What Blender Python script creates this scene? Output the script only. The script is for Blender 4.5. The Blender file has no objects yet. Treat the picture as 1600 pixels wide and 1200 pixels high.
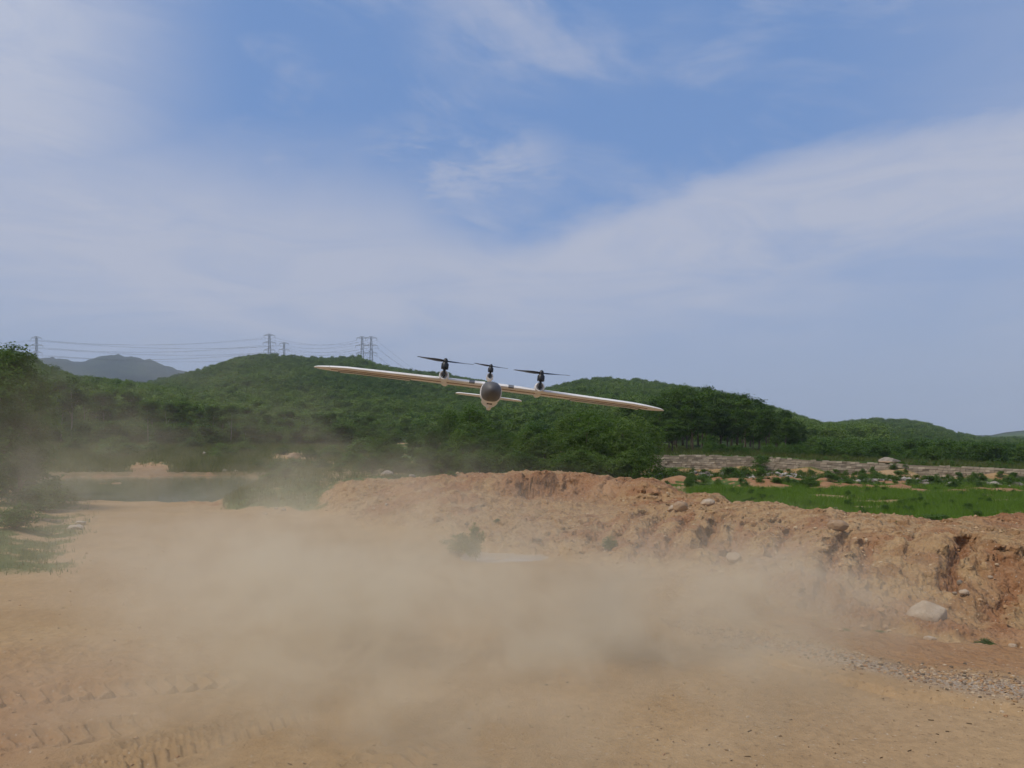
import bpy, bmesh, math, random
import numpy as np
from mathutils import Vector, Matrix

R = math.radians
F = 1180.0          # focal length in photo pixels
HOR = 690.0         # horizon row in the photo
CH = 1.65           # camera height
sc = bpy.context.scene
COL = sc.collection

# ------------------------------------------------------------------ camera
cd = bpy.data.cameras.new('camera'); cam = bpy.data.objects.new('camera', cd); COL.objects.link(cam)
cam.location = (0, 0, CH); cam.rotation_euler = (R(90), 0, 0)
cd.sensor_width = 36.0; cd.lens = 36.0 * F / 1600.0
cd.shift_y = (HOR - 600.0) / 1600.0
cd.clip_start = 0.05; cd.clip_end = 9000
sc.camera = cam

# ------------------------------------------------------------------ light, exposure
SUN_EL, SUN_AZ = R(58), R(-122)         # azimuth measured from the view direction (+Y) towards +X
to_sun = Vector((math.sin(SUN_AZ) * math.cos(SUN_EL), math.cos(SUN_AZ) * math.cos(SUN_EL), math.sin(SUN_EL)))
sl = bpy.data.lights.new('sun', 'SUN'); so = bpy.data.objects.new('sun', sl); COL.objects.link(so)
sl.energy = 2.6; sl.angle = R(13); sl.color = (1.0, 0.93, 0.83)
so.rotation_euler = to_sun.to_track_quat('Z', 'Y').to_euler()
sc.view_settings.view_transform = 'Standard'; sc.view_settings.look = 'None'
sc.view_settings.exposure = 0.0; sc.view_settings.gamma = 1.0
sc.render.engine = 'CYCLES'
sc.cycles.use_denoising = True
sc.cycles.use_adaptive_sampling = True; sc.cycles.adaptive_threshold = 0.03
sc.cycles.max_bounces = 8; sc.cycles.volume_bounces = 2
sc.cycles.transparent_max_bounces = 16
sc.cycles.volume_max_steps = 512

class NT:
    """short hand for building node trees"""
    def __init__(s, tree): s.t = tree; s.n = tree.nodes; s.l = tree.links
    def new(s, kind, **kw):
        nd = s.n.new(kind)
        for k, v in kw.items():
            if k.startswith('i_'):
                key = k[2:]; key = int(key) if key.isdigit() else key.replace('_', ' ')
                s.set(nd.inputs[key], v)
            else: setattr(nd, k, v)
        return nd
    def set(s, sock, v):
        if isinstance(v, bpy.types.NodeSocket): s.l.new(v, sock)
        elif isinstance(v, bpy.types.Node): s.l.new(v.outputs[0], sock)
        else: sock.default_value = v
    def math(s, op, a, b=0.0, c=0.0, clamp=False):
        nd = s.n.new('ShaderNodeMath'); nd.operation = op; nd.use_clamp = clamp
        for i, v in enumerate((a, b, c)): s.set(nd.inputs[i], v)
        return nd.outputs[0]
    def vmath(s, op, a, b=(0, 0, 0)):
        nd = s.n.new('ShaderNodeVectorMath'); nd.operation = op
        s.set(nd.inputs[0], a); s.set(nd.inputs[1], b)
        return nd.outputs['Value'] if op in ('LENGTH', 'DOT_PRODUCT') else nd.outputs[0]
    def mixc(s, f, a, b, mode='MIX'):
        nd = s.n.new('ShaderNodeMix'); nd.data_type = 'RGBA'; nd.blend_type = mode
        s.set(nd.inputs[0], f); s.set(nd.inputs[6], a); s.set(nd.inputs[7], b)
        return nd.outputs[2]
    def rng(s, v, a, b, c=0.0, d=1.0, smooth=True):
        nd = s.n.new('ShaderNodeMapRange'); nd.interpolation_type = 'SMOOTHSTEP' if smooth else 'LINEAR'
        s.set(nd.inputs[0], v)
        for i, q in enumerate((a, b, c, d)): nd.inputs[i + 1].default_value = q
        return nd.outputs[0]
    def noise(s, vec, scale, detail=4, rough=0.55, dist=0.0, out=0):
        nd = s.n.new('ShaderNodeTexNoise'); s.set(nd.inputs['Vector'], vec)
        nd.inputs['Scale'].default_value = scale; nd.inputs['Detail'].default_value = detail
        nd.inputs['Roughness'].default_value = rough; nd.inputs['Distortion'].default_value = dist
        return nd.outputs[out]

def c4(*c): return (c[0], c[1], c[2], 1.0)

# ------------------------------------------------------------------ sky
W = bpy.data.worlds.new('World'); sc.world = W; W.use_nodes = True
g = NT(W.node_tree); g.n.clear()
SKYS = 0.1
tc = g.new('ShaderNodeTexCoord')
sky = g.new('ShaderNodeTexSky', sky_type='NISHITA', sun_disc=False, sun_elevation=SUN_EL, sun_rotation=SUN_AZ,
            air_density=1.0, dust_density=1.0, ozone_density=2.2, altitude=0)
sep = g.new('ShaderNodeSeparateXYZ', i_0=tc.outputs['Generated'])
dx, dy, dz = sep.outputs
phi = g.math('ARCTAN2', dx, dy)
th = g.math('ARCSINE', dz)
cmb = g.new('ShaderNodeCombineXYZ'); g.set(cmb.inputs[0], phi); g.set(cmb.inputs[1], g.math('MULTIPLY', th, 1.9))
pv = cmb.outputs[0]
n1 = g.noise(pv, 3.0, 5, 0.5, 0.3)
n2 = g.noise(pv, 7.5, 6, 0.6, 0.6)
n3 = g.noise(pv, 1.5, 3, 0.5)
n4 = g.noise(g.vmath('MULTIPLY', pv, (1.0, 1.6, 1.0)), 7.0, 9, 0.66, 0.35)
n5 = g.noise(g.vmath('MULTIPLY', pv, (1.0, 2.4, 1.0)), 4.0, 9, 0.66, 1.1)
# centre line of the main cloud bank: elevation as a function of azimuth
fc = g.new('ShaderNodeFloatCurve')
pts = [(-1.0, .29), (-.60, .273), (-.36, .249), (-.13, .236), (-.03, .234), (.10, .258), (.25, .285), (.42, .315), (.60, .328), (1.0, .33)]
cv = fc.mapping.curves[0]
while len(cv.points) > 2: cv.points.remove(cv.points[1])
cv.points[0].location = ((pts[0][0] + 1) / 2, pts[0][1]); cv.points[-1].location = ((pts[-1][0] + 1) / 2, pts[-1][1])
for p in pts[1:-1]: cv.points.new((p[0] + 1) / 2, p[1])
fc.mapping.update()
g.set(fc.inputs['Value'], g.math('MULTIPLY_ADD', phi, .5, .5))
cen = fc.outputs[0]
dist = g.math('SUBTRACT', th, cen)
dist = g.math('ADD', dist, g.math('MULTIPLY', g.math('SUBTRACT', n1, .5), .13))
dist = g.math('ADD', dist, g.math('MULTIPLY', g.math('SUBTRACT', n5, .5), .085))
up_r = g.rng(dist, .0, .055, 1, 0)                       # crisp upper edge
up_l = g.rng(dist, -.02, .17, 1, 0)                      # soft upper edge on the left
lr = g.rng(phi, -.16, .02, 0, 1)
upper = g.math('ADD', g.math('MULTIPLY', up_r, lr), g.math('MULTIPLY', up_l, g.math('SUBTRACT', 1.0, lr)))
low = g.math('MULTIPLY', g.rng(dist, -.19, -.04, .30, 1), 1.0)
band = g.math('MULTIPLY', upper, low)
leftm = g.math('MULTIPLY', g.rng(phi, -.32, -.60, 0, 1.0), g.rng(th, .15, .36, 0, 1))
leftm = g.math('MULTIPLY', leftm, g.rng(n3, .3, .62, .85, 1.1))
farleft = g.math('MULTIPLY', g.rng(phi, -.35, -.66, 0, 1), g.rng(th, .22, .5, 0, 1))
rightm = g.math('MULTIPLY', g.rng(phi, .34, .66, 0, .55), g.rng(th, .3, .42, 1, .6))
# thin wisps high up
cm2 = g.new('ShaderNodeCombineXYZ')
g.set(cm2.inputs[0], g.math('MULTIPLY', g.math('ADD', phi, g.math('MULTIPLY', th, -.7)), 1.0)); g.set(cm2.inputs[1], g.math('MULTIPLY', g.math('ADD', th, g.math('MULTIPLY', phi, .3)), 2.8)); cm2.inputs[2].default_value = 3.3
wn = g.noise(cm2.outputs[0], 3.2, 7, 0.6, 0.5)
wisp = g.math('MULTIPLY', g.rng(wn, .47, .78), .62)
# a few named patches of wisp (azimuth, elevation, half sizes, amount)
def patch(a, e, ra, re, amt, nn):
    px = g.math('DIVIDE', g.math('SUBTRACT', phi, a), ra); py = g.math('DIVIDE', g.math('SUBTRACT', th, e), re)
    d2 = g.math('ADD', g.math('MULTIPLY', px, px), g.math('MULTIPLY', py, py))
    return g.math('MULTIPLY', g.math('MULTIPLY', g.rng(d2, 0, 1, 1, 0), g.rng(nn, .36, .68)), amt)
wisp = g.math('MAXIMUM', wisp, patch(-.07, .34, .20, .085, .8, n4))
wisp = g.math('MAXIMUM', wisp, patch(.05, .50, .24, .10, .7, wn))
wisp = g.math('MAXIMUM', wisp, patch(.44, .048, .05, .008, .5, n2))
wisp = g.math('MAXIMUM', wisp, patch(.22, .078, .07, .02, .3, n2))
cloud = g.math('MAXIMUM', g.math('MAXIMUM', band, leftm), g.math('MAXIMUM', wisp, rightm), clamp=True)
cloud = g.math('MULTIPLY', cloud, g.rng(n5, .25, .72, .72, 1.12), clamp=True)
# blue of the open sky, greyer towards the horizon
lowmix = g.rng(th, .02, .30, 1, 0)
hs = g.mixc(1.0, sky.outputs[0], c4(.93, .93, 1.02), 'MULTIPLY')
def sc4(r, gg, b): return c4(r / SKYS, gg / SKYS, b / SKYS)
open_sky = g.mixc(.70, hs, sc4(.165, .318, .66))
open_sky = g.mixc(g.math('MULTIPLY', lowmix, .85), open_sky, sc4(.325, .398, .56))
whites = g.mixc(n3, sc4(.43, .475, .605), sc4(.54, .555, .66))
whites = g.mixc(g.math('MULTIPLY', farleft, .8), whites, sc4(.56, .60, .72))
full = g.mixc(g.math('MULTIPLY', cloud, .92), open_sky, whites)
above = g.rng(dz, -.06, 0, 0, 1)
full = g.mixc(above, sc4(.16, .14, .11), full)
bg = g.new('ShaderNodeBackground', i_Color=full, i_Strength=SKYS)
wo = g.new('ShaderNodeOutputWorld', i_Surface=bg)

# ------------------------------------------------------------------ tagging and mesh helpers
def tag(o, label=None, cat=None, group=None, kind=None):
    if label: o['label'] = label
    if cat: o['category'] = cat
    if group: o['group'] = group
    if kind: o['kind'] = kind
    return o

def empty(name, loc, label, cat, group=None, rot=(0, 0, 0)):
    o = bpy.data.objects.new(name, None); COL.objects.link(o)
    o.location = loc; o.rotation_euler = rot; o.empty_display_size = 0.1
    return tag(o, label, cat, group)

def np_mesh(name, verts, faces, mat=None, smooth=False, attrs=None):
    """verts (n,3); faces (m,k) array, all faces with k corners"""
    me = bpy.data.meshes.new(name)
    v = np.asarray(verts, dtype=np.float32); f = np.asarray(faces, dtype=np.int32)
    me.vertices.add(len(v)); me.vertices.foreach_set('co', v.ravel())
    if len(f):
        k = f.shape[1]
        me.loops.add(f.size); me.loops.foreach_set('vertex_index', f.ravel())
        me.polygons.add(len(f))
        me.polygons.foreach_set('loop_start', np.arange(0, f.size, k, dtype=np.int32))
        me.polygons.foreach_set('loop_total', np.full(len(f), k, dtype=np.int32))
        me.polygons.foreach_set('use_smooth', np.full(len(f), smooth, dtype=bool))
    for an, av in (attrs or {}).items():
        at = me.attributes.new(an, 'FLOAT', 'POINT'); at.data.foreach_set('value', np.asarray(av, dtype=np.float32))
    me.update(calc_edges=True)
    if mat: me.materials.append(mat)
    return me

def link(name, me, parent=None, loc=None):
    o = bpy.data.objects.new(name, me); COL.objects.link(o)
    if parent: o.parent = parent
    if loc is not None: o.location = loc
    return o

class MB:
    """collects polygons and links them as one mesh object"""
    def __init__(s): s.v = []; s.f = []
    def loft(s, rings, cap0=True, cap1=True):
        b = len(s.v); n = len(rings[0])
        for r in rings: s.v += [tuple(p) for p in r]
        for i in range(len(rings) - 1):
            for j in range(n):
                k = (j + 1) % n
                s.f.append((b + i*n + j, b + i*n + k, b + (i+1)*n + k, b + (i+1)*n + j))
        if cap0: s.f.append(tuple(b + j for j in reversed(range(n))))
        if cap1: s.f.append(tuple(b + (len(rings)-1)*n + j for j in range(n)))
        return s
    def tube(s, pts, rad, n=8):
        pts = [Vector(p) for p in pts]
        if not hasattr(rad, '__len__'): rad = [rad] * len(pts)
        rings = []; up = None
        for i, p in enumerate(pts):
            d = (pts[min(i+1, len(pts)-1)] - pts[max(i-1, 0)]).normalized()
            if up is None:
                up = Vector((0, 0, 1)) if abs(d.z) < .9 else Vector((1, 0, 0))
            a = d.cross(up).normalized(); b = a.cross(d).normalized(); up = b
            rings.append([p + (a * math.cos(t) + b * math.sin(t)) * rad[i] for t in [2*math.pi*k/n for k in range(n)]])
        return s.loft(rings)
    def box(s, c, size, rot=None):
        b = len(s.v)
        for dx_, dy_, dz_ in ((-1,-1,-1),(1,-1,-1),(1,1,-1),(-1,1,-1),(-1,-1,1),(1,-1,1),(1,1,1),(-1,1,1)):
            p = Vector((dx_*size[0]/2, dy_*size[1]/2, dz_*size[2]/2))
            if rot is not None: p = rot @ p
            s.v.append(tuple(p + Vector(c)))
        for q in ((0,3,2,1),(4,5,6,7),(0,1,5,4),(1,2,6,5),(2,3,7,6),(3,0,4,7)): s.f.append(tuple(b + k for k in q))
        return s
    def build(s, name, mat, parent=None, smooth=True, loc=None):
        me = bpy.data.meshes.new(name); me.from_pydata(s.v, [], s.f); me.update()
        if smooth:
            me.polygons.foreach_set('use_smooth', [True] * len(me.polygons))
            if hasattr(me, 'set_sharp_from_angle'): me.set_sharp_from_angle(angle=R(40))
        me.materials.append(mat)
        return link(name, me, parent, loc)

# ------------------------------------------------------------------ noise in numpy
def _hash(ix, iy, seed):
    h = (ix.astype(np.int64) * 374761393 + iy.astype(np.int64) * 668265263 + seed * 1442695041) & 0xffffffff
    h = ((h ^ (h >> 13)) * 1274126177) & 0xffffffff
    return (h ^ (h >> 16)) & 0xffffffff
def perlin(x, y, seed=0):
    x0 = np.floor(x); y0 = np.floor(y); fx = x - x0; fy = y - y0
    u = fx*fx*fx*(fx*(fx*6-15)+10); v = fy*fy*fy*(fy*(fy*6-15)+10)
    def gr(i, j):
        a = _hash(x0 + i, y0 + j, seed) / 4294967296.0 * 2 * np.pi
        return np.cos(a) * (fx - i) + np.sin(a) * (fy - j)
    return ((gr(0,0)*(1-u) + gr(1,0)*u)*(1-v) + (gr(0,1)*(1-u) + gr(1,1)*u)*v) * 1.5
def fbm(x, y, octv=4, seed=0, gain=.5, ridged=False):
    s = np.zeros_like(x); a = 1.0; t = 0.0
    for o in range(octv):
        n = perlin(x * 2**o + 17.3*o, y * 2**o - 9.1*o, seed + o)
        if ridged: n = 1 - 2*np.abs(n)
        s += a * n; t += a; a *= gain
    return s / t
def sstep(x, a, b):
    t = np.clip((x - a) / (b - a), 0, 1); return t*t*(3-2*t)
def interp(x, pts): return np.interp(x, [p[0] for p in pts], [p[1] for p in pts])

def PX(u, Y): return (u - 800.0) / F * Y
def PZ(v, Y): return CH - (v - HOR) / F * Y
def ground_y(v, z=0.0): return (CH - z) * F / (v - HOR)

# ------------------------------------------------------------------ terrain
def vv(*kn): return [(Y, PZ(v, Y)) for Y, v in kn]
COLS = {
 -500: [(0,0),(9,0),(13,.3),(20,.5),(60,.9),(100,1.8)],
 0:    [(0,0),(9,0),(12,.12),(16,.2),(20,.15),(26,-.1),(46,-.1),(60,.6),(100,1.8)],
 90:   [(0,0),(12,0),(17,.05),(20,-.02),(23,-.12),(46,-.15)] + vv((60,712),(75,696),(100,688)),
 330:  [(0,0),(16,0),(20,-.05),(23,-.12),(46,-.15)] + vv((60,714),(75,698),(100,688)),
 400:  [(0,0),(17.5,0),(19,.1),(22,.2),(25,.12),(30,0),(46,-.1)] + vv((60,714),(75,698),(100,688)),
 470:  [(0,0),(17.2,0)] + vv((18.5,786),(21,762),(25,745),(30,735)) + [(37,.25),(46,0)] + vv((60,712),(75,698),(100,688)),
 560:  [(0,0),(14.5,0)] + vv((15.6,800),(17,770),(18.5,750),(19.6,744)) + [(23,.35),(30,.1),(60,.3)] + vv((75,700),(100,688)),
 700:  [(0,0),(11.8,0)] + vv((13,822),(14.5,790),(16,762),(17,743),(18,742)) + [(21,.3),(30,0),(60,.5),(100,2)],
 780:  [(0,0),(11,0)] + vv((12.5,832),(13.8,806),(15,790),(15.9,772),(16.6,742)) + [(18,.9),(21,.2),(30,-.2),(60,.5),(100,2)],
 830:  [(0,0),(10.8,0)] + vv((12.4,835),(13.6,812),(14.9,796),(15.5,778),(16.0,776),(16.45,772),(16.75,737)) + [(18,.95),(21,.2),(30,-.3),(60,.5),(100,2)],
 910:  [(0,0),(10.3,0)] + vv((12,832),(13.4,812),(14.7,798),(15.4,786),(15.9,785),(16.4,768),(16.75,739)) + [(18,.9),(21,.1),(30,-.5),(60,.5),(100,2)],
 935:  [(0,0),(10.1,0)] + vv((11.9,832),(13.4,810),(14.7,796),(15.5,788),(16.1,768),(16.6,748)) + [(18,.8),(21,0),(30,-.6),(60,.5),(100,2)],
 1010: [(0,0),(9.4,0)] + vv((10.5,850),(12,815),(13.5,797),(14.5,788),(15.5,760),(16.2,750)) + [(17.2,.75),(21,-.4),(28,-1),(43,-1.05),(52,-.8),(56,-.5),(56.6,.55),(100,2)],
 1100: [(0,0),(8.7,0)] + vv((9.8,860),(11,818),(12,797),(13,791),(14,786),(15,772)) + [(15.8,.5),(20,-.8),(28,-1.1),(43,-1.1),(52,-.8),(55.4,-.5),(56,.6),(75,.8),(100,1.8)],
 1200: [(0,0),(7.2,0)] + vv((8,900),(9,850),(10.5,812),(12,790),(13,786)) + [(13.8,.4),(18,-.8),(25,-1.1),(43,-1.1),(51,-.8),(54.4,-.55),(55,.5),(75,.7),(100,1.2)],
 1300: [(0,0),(6.5,0)] + vv((7.2,940),(7.7,885),(8.6,840),(9.6,815),(11,800)) + [(12,.4),(16,-.8),(24,-1.1),(42,-1.1),(50,-.9),(52.9,-.7),(53.5,.25),(75,.4),(120,.2)],
 1450: [(0,0),(6.1,0)] + vv((6.8,962),(7.2,937),(7.7,872),(8.2,842),(9.2,826),(10.5,815)) + [(11.4,.4),(15,-.8),(24,-1.1),(41,-1.1),(47,-1.0),(50.4,-.85),(51,-.0),(75,0),(120,-.1)],
 1600: [(0,0),(5.9,0)] + vv((6.7,978),(7.2,935),(7.8,868),(8.5,840),(9.5,834),(10.3,836),(11.2,812),(11.6,806)) + [(12.3,.35),(16,-.8),(24,-1.1),(40,-1.1),(45,-1.0),(47.4,-.9),(48,-.22),(75,-.2),(120,-.2)],
 2100: [(0,0),(5.5,0),(7,.5),(10,.5),(14,-.5),(24,-1.1),(40,-1.1),(44,-.9),(44.6,-.3),(120,-.3)],
}
HILLS = [  # crest profile (u, v), crest distance, foot distance
 ([(-500,600),(0,566),(70,563),(100,566),(130,571),(150,564),(185,559),(215,565),(240,568),(270,579),(310,592),(400,620),(700,680)], 1700, 900),
 ([(-700,470),(-200,530),(0,562),(40,569),(70,584),(100,597),(130,603),(200,612),(300,630),(400,658),(520,690)], 230, 85),
 ([(150,660),(220,612),(300,592),(340,580),(370,571),(420,567),(470,569),(520,572),(560,570),(600,582),(640,588),(700,597),(760,607),(800,618),(870,640),(950,665),(1000,690)], 520, 120),
 ([(180,670),(260,628),(300,612),(350,600),(400,600),(460,608),(520,622),(600,640),(700,662),(800,690)], 330, 110),
 ([(640,690),(700,655),(780,640),(850,622),(880,614),(910,607),(950,605),(1000,608),(1060,614),(1150,628),(1240,655),(1310,673),(1400,690)], 420, 100),
 ([(1100,690),(1200,668),(1310,666),(1335,662),(1370,660),(1420,661),(1450,667),(1500,682),(1530,688),(1600,696)], 520, 110),
 ([(1380,694),(1500,688),(1535,683),(1570,676),(1600,673),(1800,662),(2100,655)], 900, 500),
]
BASE = [(-500,60),(330,17.7),(450,17.4),(560,14.6),(600,13.9),(740,11.3),(850,10.7),(1000,9.5),(1100,8.7),(1200,7.2),(1300,6.5),(1450,6.1),(1600,5.9),(2100,5.5)]
CREST = [(-500,99),(380,99),(450,30),(560,19.5),(700,18),(900,18),(1010,17),(1100,15.5),(1200,13.2),(1300,11.5),(1450,11),(1600,12),(2100,11)]
WATER_Z = -.30
WALLY = [(930,57.0),(1010,56.1),(1100,55.5),(1200,54.5),(1300,53),(1450,50.5),(1600,47.5),(1900,43.5)]
def from_px(lst, z): return [(PX(u, ground_y(v, z)), ground_y(v, z)) for u, v in lst]
POND = from_px([(110,791),(200,787),(310,790),(343,779),(370,766),(402,753),(396,746),(345,744),(272,744),(236,747),(200,746),(130,746),(70,749),(50,765),(70,782)], WATER_Z)
PUDDLE = from_px([(738,873),(760,876),(820,875),(838,871),(815,866),(760,862),(740,865)], -.03)
def poly_sd(x, y, poly):
    """signed distance to polygon, negative inside"""
    d = np.full(x.shape, 1e9); ins = np.zeros(x.shape, bool); n = len(poly)
    for i in range(n):
        ax, ay = poly[i]; bx_, by_ = poly[(i+1) % n]
        ex, ey = bx_-ax, by_-ay; t = np.clip(((x-ax)*ex + (y-ay)*ey) / (ex*ex+ey*ey), 0, 1)
        d = np.minimum(d, np.hypot(x-ax-t*ex, y-ay-t*ey))
        c = ((ay > y) != (by_ > y)) & (x < ex*(y-ay)/(ey if ey else 1e-9) + ax)
        ins ^= c
    return np.where(ins, -d, d)

def track_pattern(x, y, p0, p1, width, spacing, depth, curve):
    d = np.array([p1[0]-p0[0], p1[1]-p0[1]]); L = np.hypot(*d); d /= L
    s = (x-p0[0])*d[0] + (y-p0[1])*d[1]; t = -(x-p0[0])*d[1] + (y-p0[1])*d[0]
    t = t - curve * (s/L - .5)**2 + .03*perlin(x*2, y*2, 91)
    m = sstep(np.abs(t), width/2, width/2*.8) * sstep(s, 0, .25) * sstep(s, L, L-.35)
    ph = (s + .5*np.abs(t)) / spacing * 2*np.pi
    lug = sstep(np.sin(ph), -.2, .6)
    wear = sstep(fbm(x*2.2, y*2.2, 2, 77), -.35, .25)
    rim = np.exp(-((np.abs(t) - width*.58)/.05)**2) * sstep(s, 0, .25) * sstep(s, L, L-.35)
    return m * (lug * depth * (.4+.6*wear) - depth*.7) + rim * depth * .8

GULLIES = [
 ([(1506,8.5),(1496,8.05),(1488,7.7),(1478,7.35)], .085, .24), ([(1318,8.8),(1300,8.2),(1292,7.7),(1270,7.2)], .09, .20),
 ([(1362,8.4),(1345,7.9),(1338,7.55)], .07, .15), ([(1120,11.4),(1108,10.6),(1095,10.0)], .10, .28),
 ([(1010,13.2),(985,12.4),(960,11.4),(945,10.8)], .10, .16), ([(1040,12.4),(1015,11.4),(1000,10.6),(985,10.0)], .10, .17),
 ([(1075,11.8),(1050,10.8),(1030,10.0)], .09, .15), ([(1160,10.6),(1140,9.9),(1120,9.2)], .08, .13), ([(980,13.6),(950,12.6),(925,11.6)], .10, .13),
 ([(1572,7.35),(1550,7.0),(1540,6.75)], .08, .14), ([(1285,6.95),(1340,7.0),(1392,7.02)], .05, .09), ([(1395,6.75),(1372,6.62),(1352,6.6)], .04, .08),
 ([(823,16.9),(822,16.4),(828,15.8)], .12, .30), ([(1230,9.9),(1222,9.3),(1200,8.6)], .08, .13)]
def gully_field(x, y):
    g_ = np.zeros_like(x); col = np.zeros_like(x)
    near = (y > 5.5) & (y < 18) & (x > -1) & (x < 7)
    xx = x[near]; yy = y[near]
    if not len(xx): return g_, col
    wx = xx + .06*perlin(xx*5, yy*5, 401) + .03*perlin(xx*14, yy*14, 402); wy = yy + .06*perlin(xx*5+9, yy*5, 403)
    a = np.zeros_like(xx); c = np.zeros_like(xx)
    for pts_, w, d in GULLIES:
        P_ = [(PX(u, Y), Y) for u, Y in pts_]; dd = np.full(xx.shape, 1e9)
        for (ax, ay), (bx_, by_) in zip(P_[:-1], P_[1:]):
            ex, ey = bx_-ax, by_-ay; t = np.clip(((wx-ax)*ex + (wy-ay)*ey)/(ex*ex+ey*ey), 0, 1)
            dd = np.minimum(dd, np.hypot(wx-ax-t*ex, wy-ay-t*ey))
        a = np.maximum(a, d*np.exp(-(dd/w)**2)) ; c = np.maximum(c, np.exp(-(dd/(w*1.25))**2)*min(1, d/.15))
    g_[near] = a; col[near] = c
    return g_, col
def height(x, y, detail=True):
    x = np.asarray(x, float); y = np.asarray(y, float)
    r = np.hypot(x, y); thv = np.arctan2(x, y)
    tcl = np.clip(thv, R(-48), R(48)); u = 800 + F * np.tan(tcl)
    Y = r * np.cos(tcl)
    wob = 14 * perlin(x*.35+3, y*.35, 5) + 6 * perlin(x*1.1, y*1.1+8, 6)
    fade_near = sstep(Y, 3, 8)
    fade_near = fade_near*sstep(Y, 36, 22)
    uw = u + wob * fade_near * np.clip(12 / np.maximum(Y, 1), .2, 1.5)
    Yw = Y * (1 + .018*perlin(x*.9+40, y*.9, 7)*fade_near)
    keys = sorted(COLS); h = np.zeros_like(x)
    idx = np.clip(np.searchsorted(keys, uw) - 1, 0, len(keys)-2)
    for i in range(len(keys)-1):
        m = idx == i
        if not m.any(): continue
        a = np.clip((uw[m]-keys[i]) / (keys[i+1]-keys[i]), 0, 1); a = a*a*(3-2*a)
        h[m] = interp(Yw[m], COLS[keys[i]])*(1-a) + interp(Yw[m], COLS[keys[i+1]])*a
    # hills
    hh = np.zeros_like(x)
    for prof, D, B in HILLS:
        v = interp(u, prof); H = CH + (HOR - v)/F*D - (2.6 if D < 800 else 0)
        H = np.maximum(H, 0)
        t = np.clip((Y-B)/(D-B), 0, 1)
        s = np.where(Y <= D, t**1.15*(1.6-.6*t), np.exp(-((Y-D)/(D*.35))**2))
        hi = H * np.clip(s, 0, 1)
        hi = hi * (1 + .10*fbm(x/(D*.09), y/(D*.09), 3, int(D)) * sstep(Y, B, B+.3*(D-B)) * sstep(Y, D*1.02, D*.8))
        if D >= 800: hi = hi * (1 + .06*fbm(x/60, y/60, 4, 31, ridged=True))
        hh = np.maximum(hh, hi)
    h = np.maximum(h, 0)*0 + h + hh
    base = interp(u, BASE); crest = interp(u, CREST)
    front = sstep(np.abs(thv), R(75), R(50))
    h = h * np.where(np.abs(thv) > R(48), front, 1)
    berm = sstep(Y, base*.97, base*1.1) * sstep(Y, crest*1.35, crest*1.05)
    # ponds
    sd = poly_sd(x, y, POND) + .5*perlin(x*.6, y*.6, 11) + .2*perlin(x*2, y*2, 12)
    carve = sstep(sd, 1.3, -.6)
    h = h*(1-carve) + (-.62)*carve
    bar = np.exp(-((x+18.6)/1.7)**2 - ((y-35.3)/.30)**2); h = h + bar*.36
    sd2 = poly_sd(x, y, PUDDLE); h = h - .10*sstep(sd2, .35, -.1)
    red = np.zeros_like(x)
    if detail:
        nearm = sstep(Y, 90, 30)
        # general unevenness
        h = h + .035*fbm(x*.5, y*.5, 3, 21)*sstep(Y, 2, 6)*nearm
        h = h + .006*fbm(x*3.1, y*3.1, 4, 22, .6)*nearm
        # road edges and ruts
        h = h + .02*fbm(x*.5+y*1.2, (x-y)*.12+4, 3, 23)*sstep(Y, 9, 3)
        # broken embankment: lumps, gullies, clods
        lump = fbm(x*1.3, y*1.3, 5, 31, .55)
        h = h + berm*(.10*lump + .045*fbm(x*2.6, y*2.0, 5, 32, .6, ridged=True) - .02)
        h = h + berm*(.05*fbm(x*8, y*8, 3, 33, .6) + .02*fbm(x*24, y*24, 2, 34, .7)*sstep(Y, 14, 10))
        gul = np.abs(perlin(x*1.25 - y*.55 + 3, y*.16 + x*.1, 35)); gul = sstep(gul, .17, .0)
        h = h - berm*.055*gul*sstep(fbm(x*.5, y*.5, 2, 36), -.25, .2)
        h = h - .72*gully_field(x, y)[0]
        # spoil heaps by the far field
        wY = interp(u, WALLY); mo = sstep(Y, wY-11, wY-8)*sstep(Y, wY-1.5, wY-4)*sstep(u, 1000, 1060)
        mh = np.clip(fbm(x*.30+2, y*.35, 4, 41)+.08, 0, 1)
        h = h + mo*mh*interp(u, [(1000,.9),(1250,.9),(1350,.45),(1600,.3)])
        # left verge roughness
        vg = sstep(u, 330, 120)*sstep(Y, 8, 10)*sstep(Y, 30, 22)
        h = h + vg*(.06*fbm(x*1.1, y*1.1, 4, 51))
        # tyre prints in the foreground
        h = h + track_pattern(x, y, (-4.9, 4.15), (-1.75, 5.25), .40, .125, .040, .15)
        h = h + track_pattern(x, y, (-4.6, 3.35), (-2.0, 4.35), .36, .125, .036, .1)
        h = h + track_pattern(x, y, (-2.5, 3.2), (-1.35, 4.75), .42, .075, .020, -.5)
        h = h + track_pattern(x, y, (-1.2, 2.9), (-.4, 4.3), .36, .11, .020, .2)
        # rough churned soil at lower left
        ch = sstep(x, -1.9, -3.2)*sstep(Y, 7.2, 5.5)
        h = h + ch*(.028*fbm(x*3, y*4.5, 4, 61, .6, ridged=True) + .02*fbm(x*8, y*8, 3, 62))
        # shallow step at the road edge
        edge = from_px([(1150,1018),(1260,1052),(1400,1090),(1500,1103),(1620,1122)], 0)
        ye = np.interp(x, [p[0] for p in edge][::1], [p[1] for p in edge]) if edge[0][0] < edge[-1][0] else np.interp(x, [p[0] for p in edge], [p[1] for p in edge])
        eon = sstep(x, edge[0][0]-.4, edge[0][0]+.4)
        h = h + eon*.035*sstep(y - ye - .02*perlin(x*4, y*4, 71), -.02, .02) - eon*.02*sstep(np.abs(y-ye), .08, 0)
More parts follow.
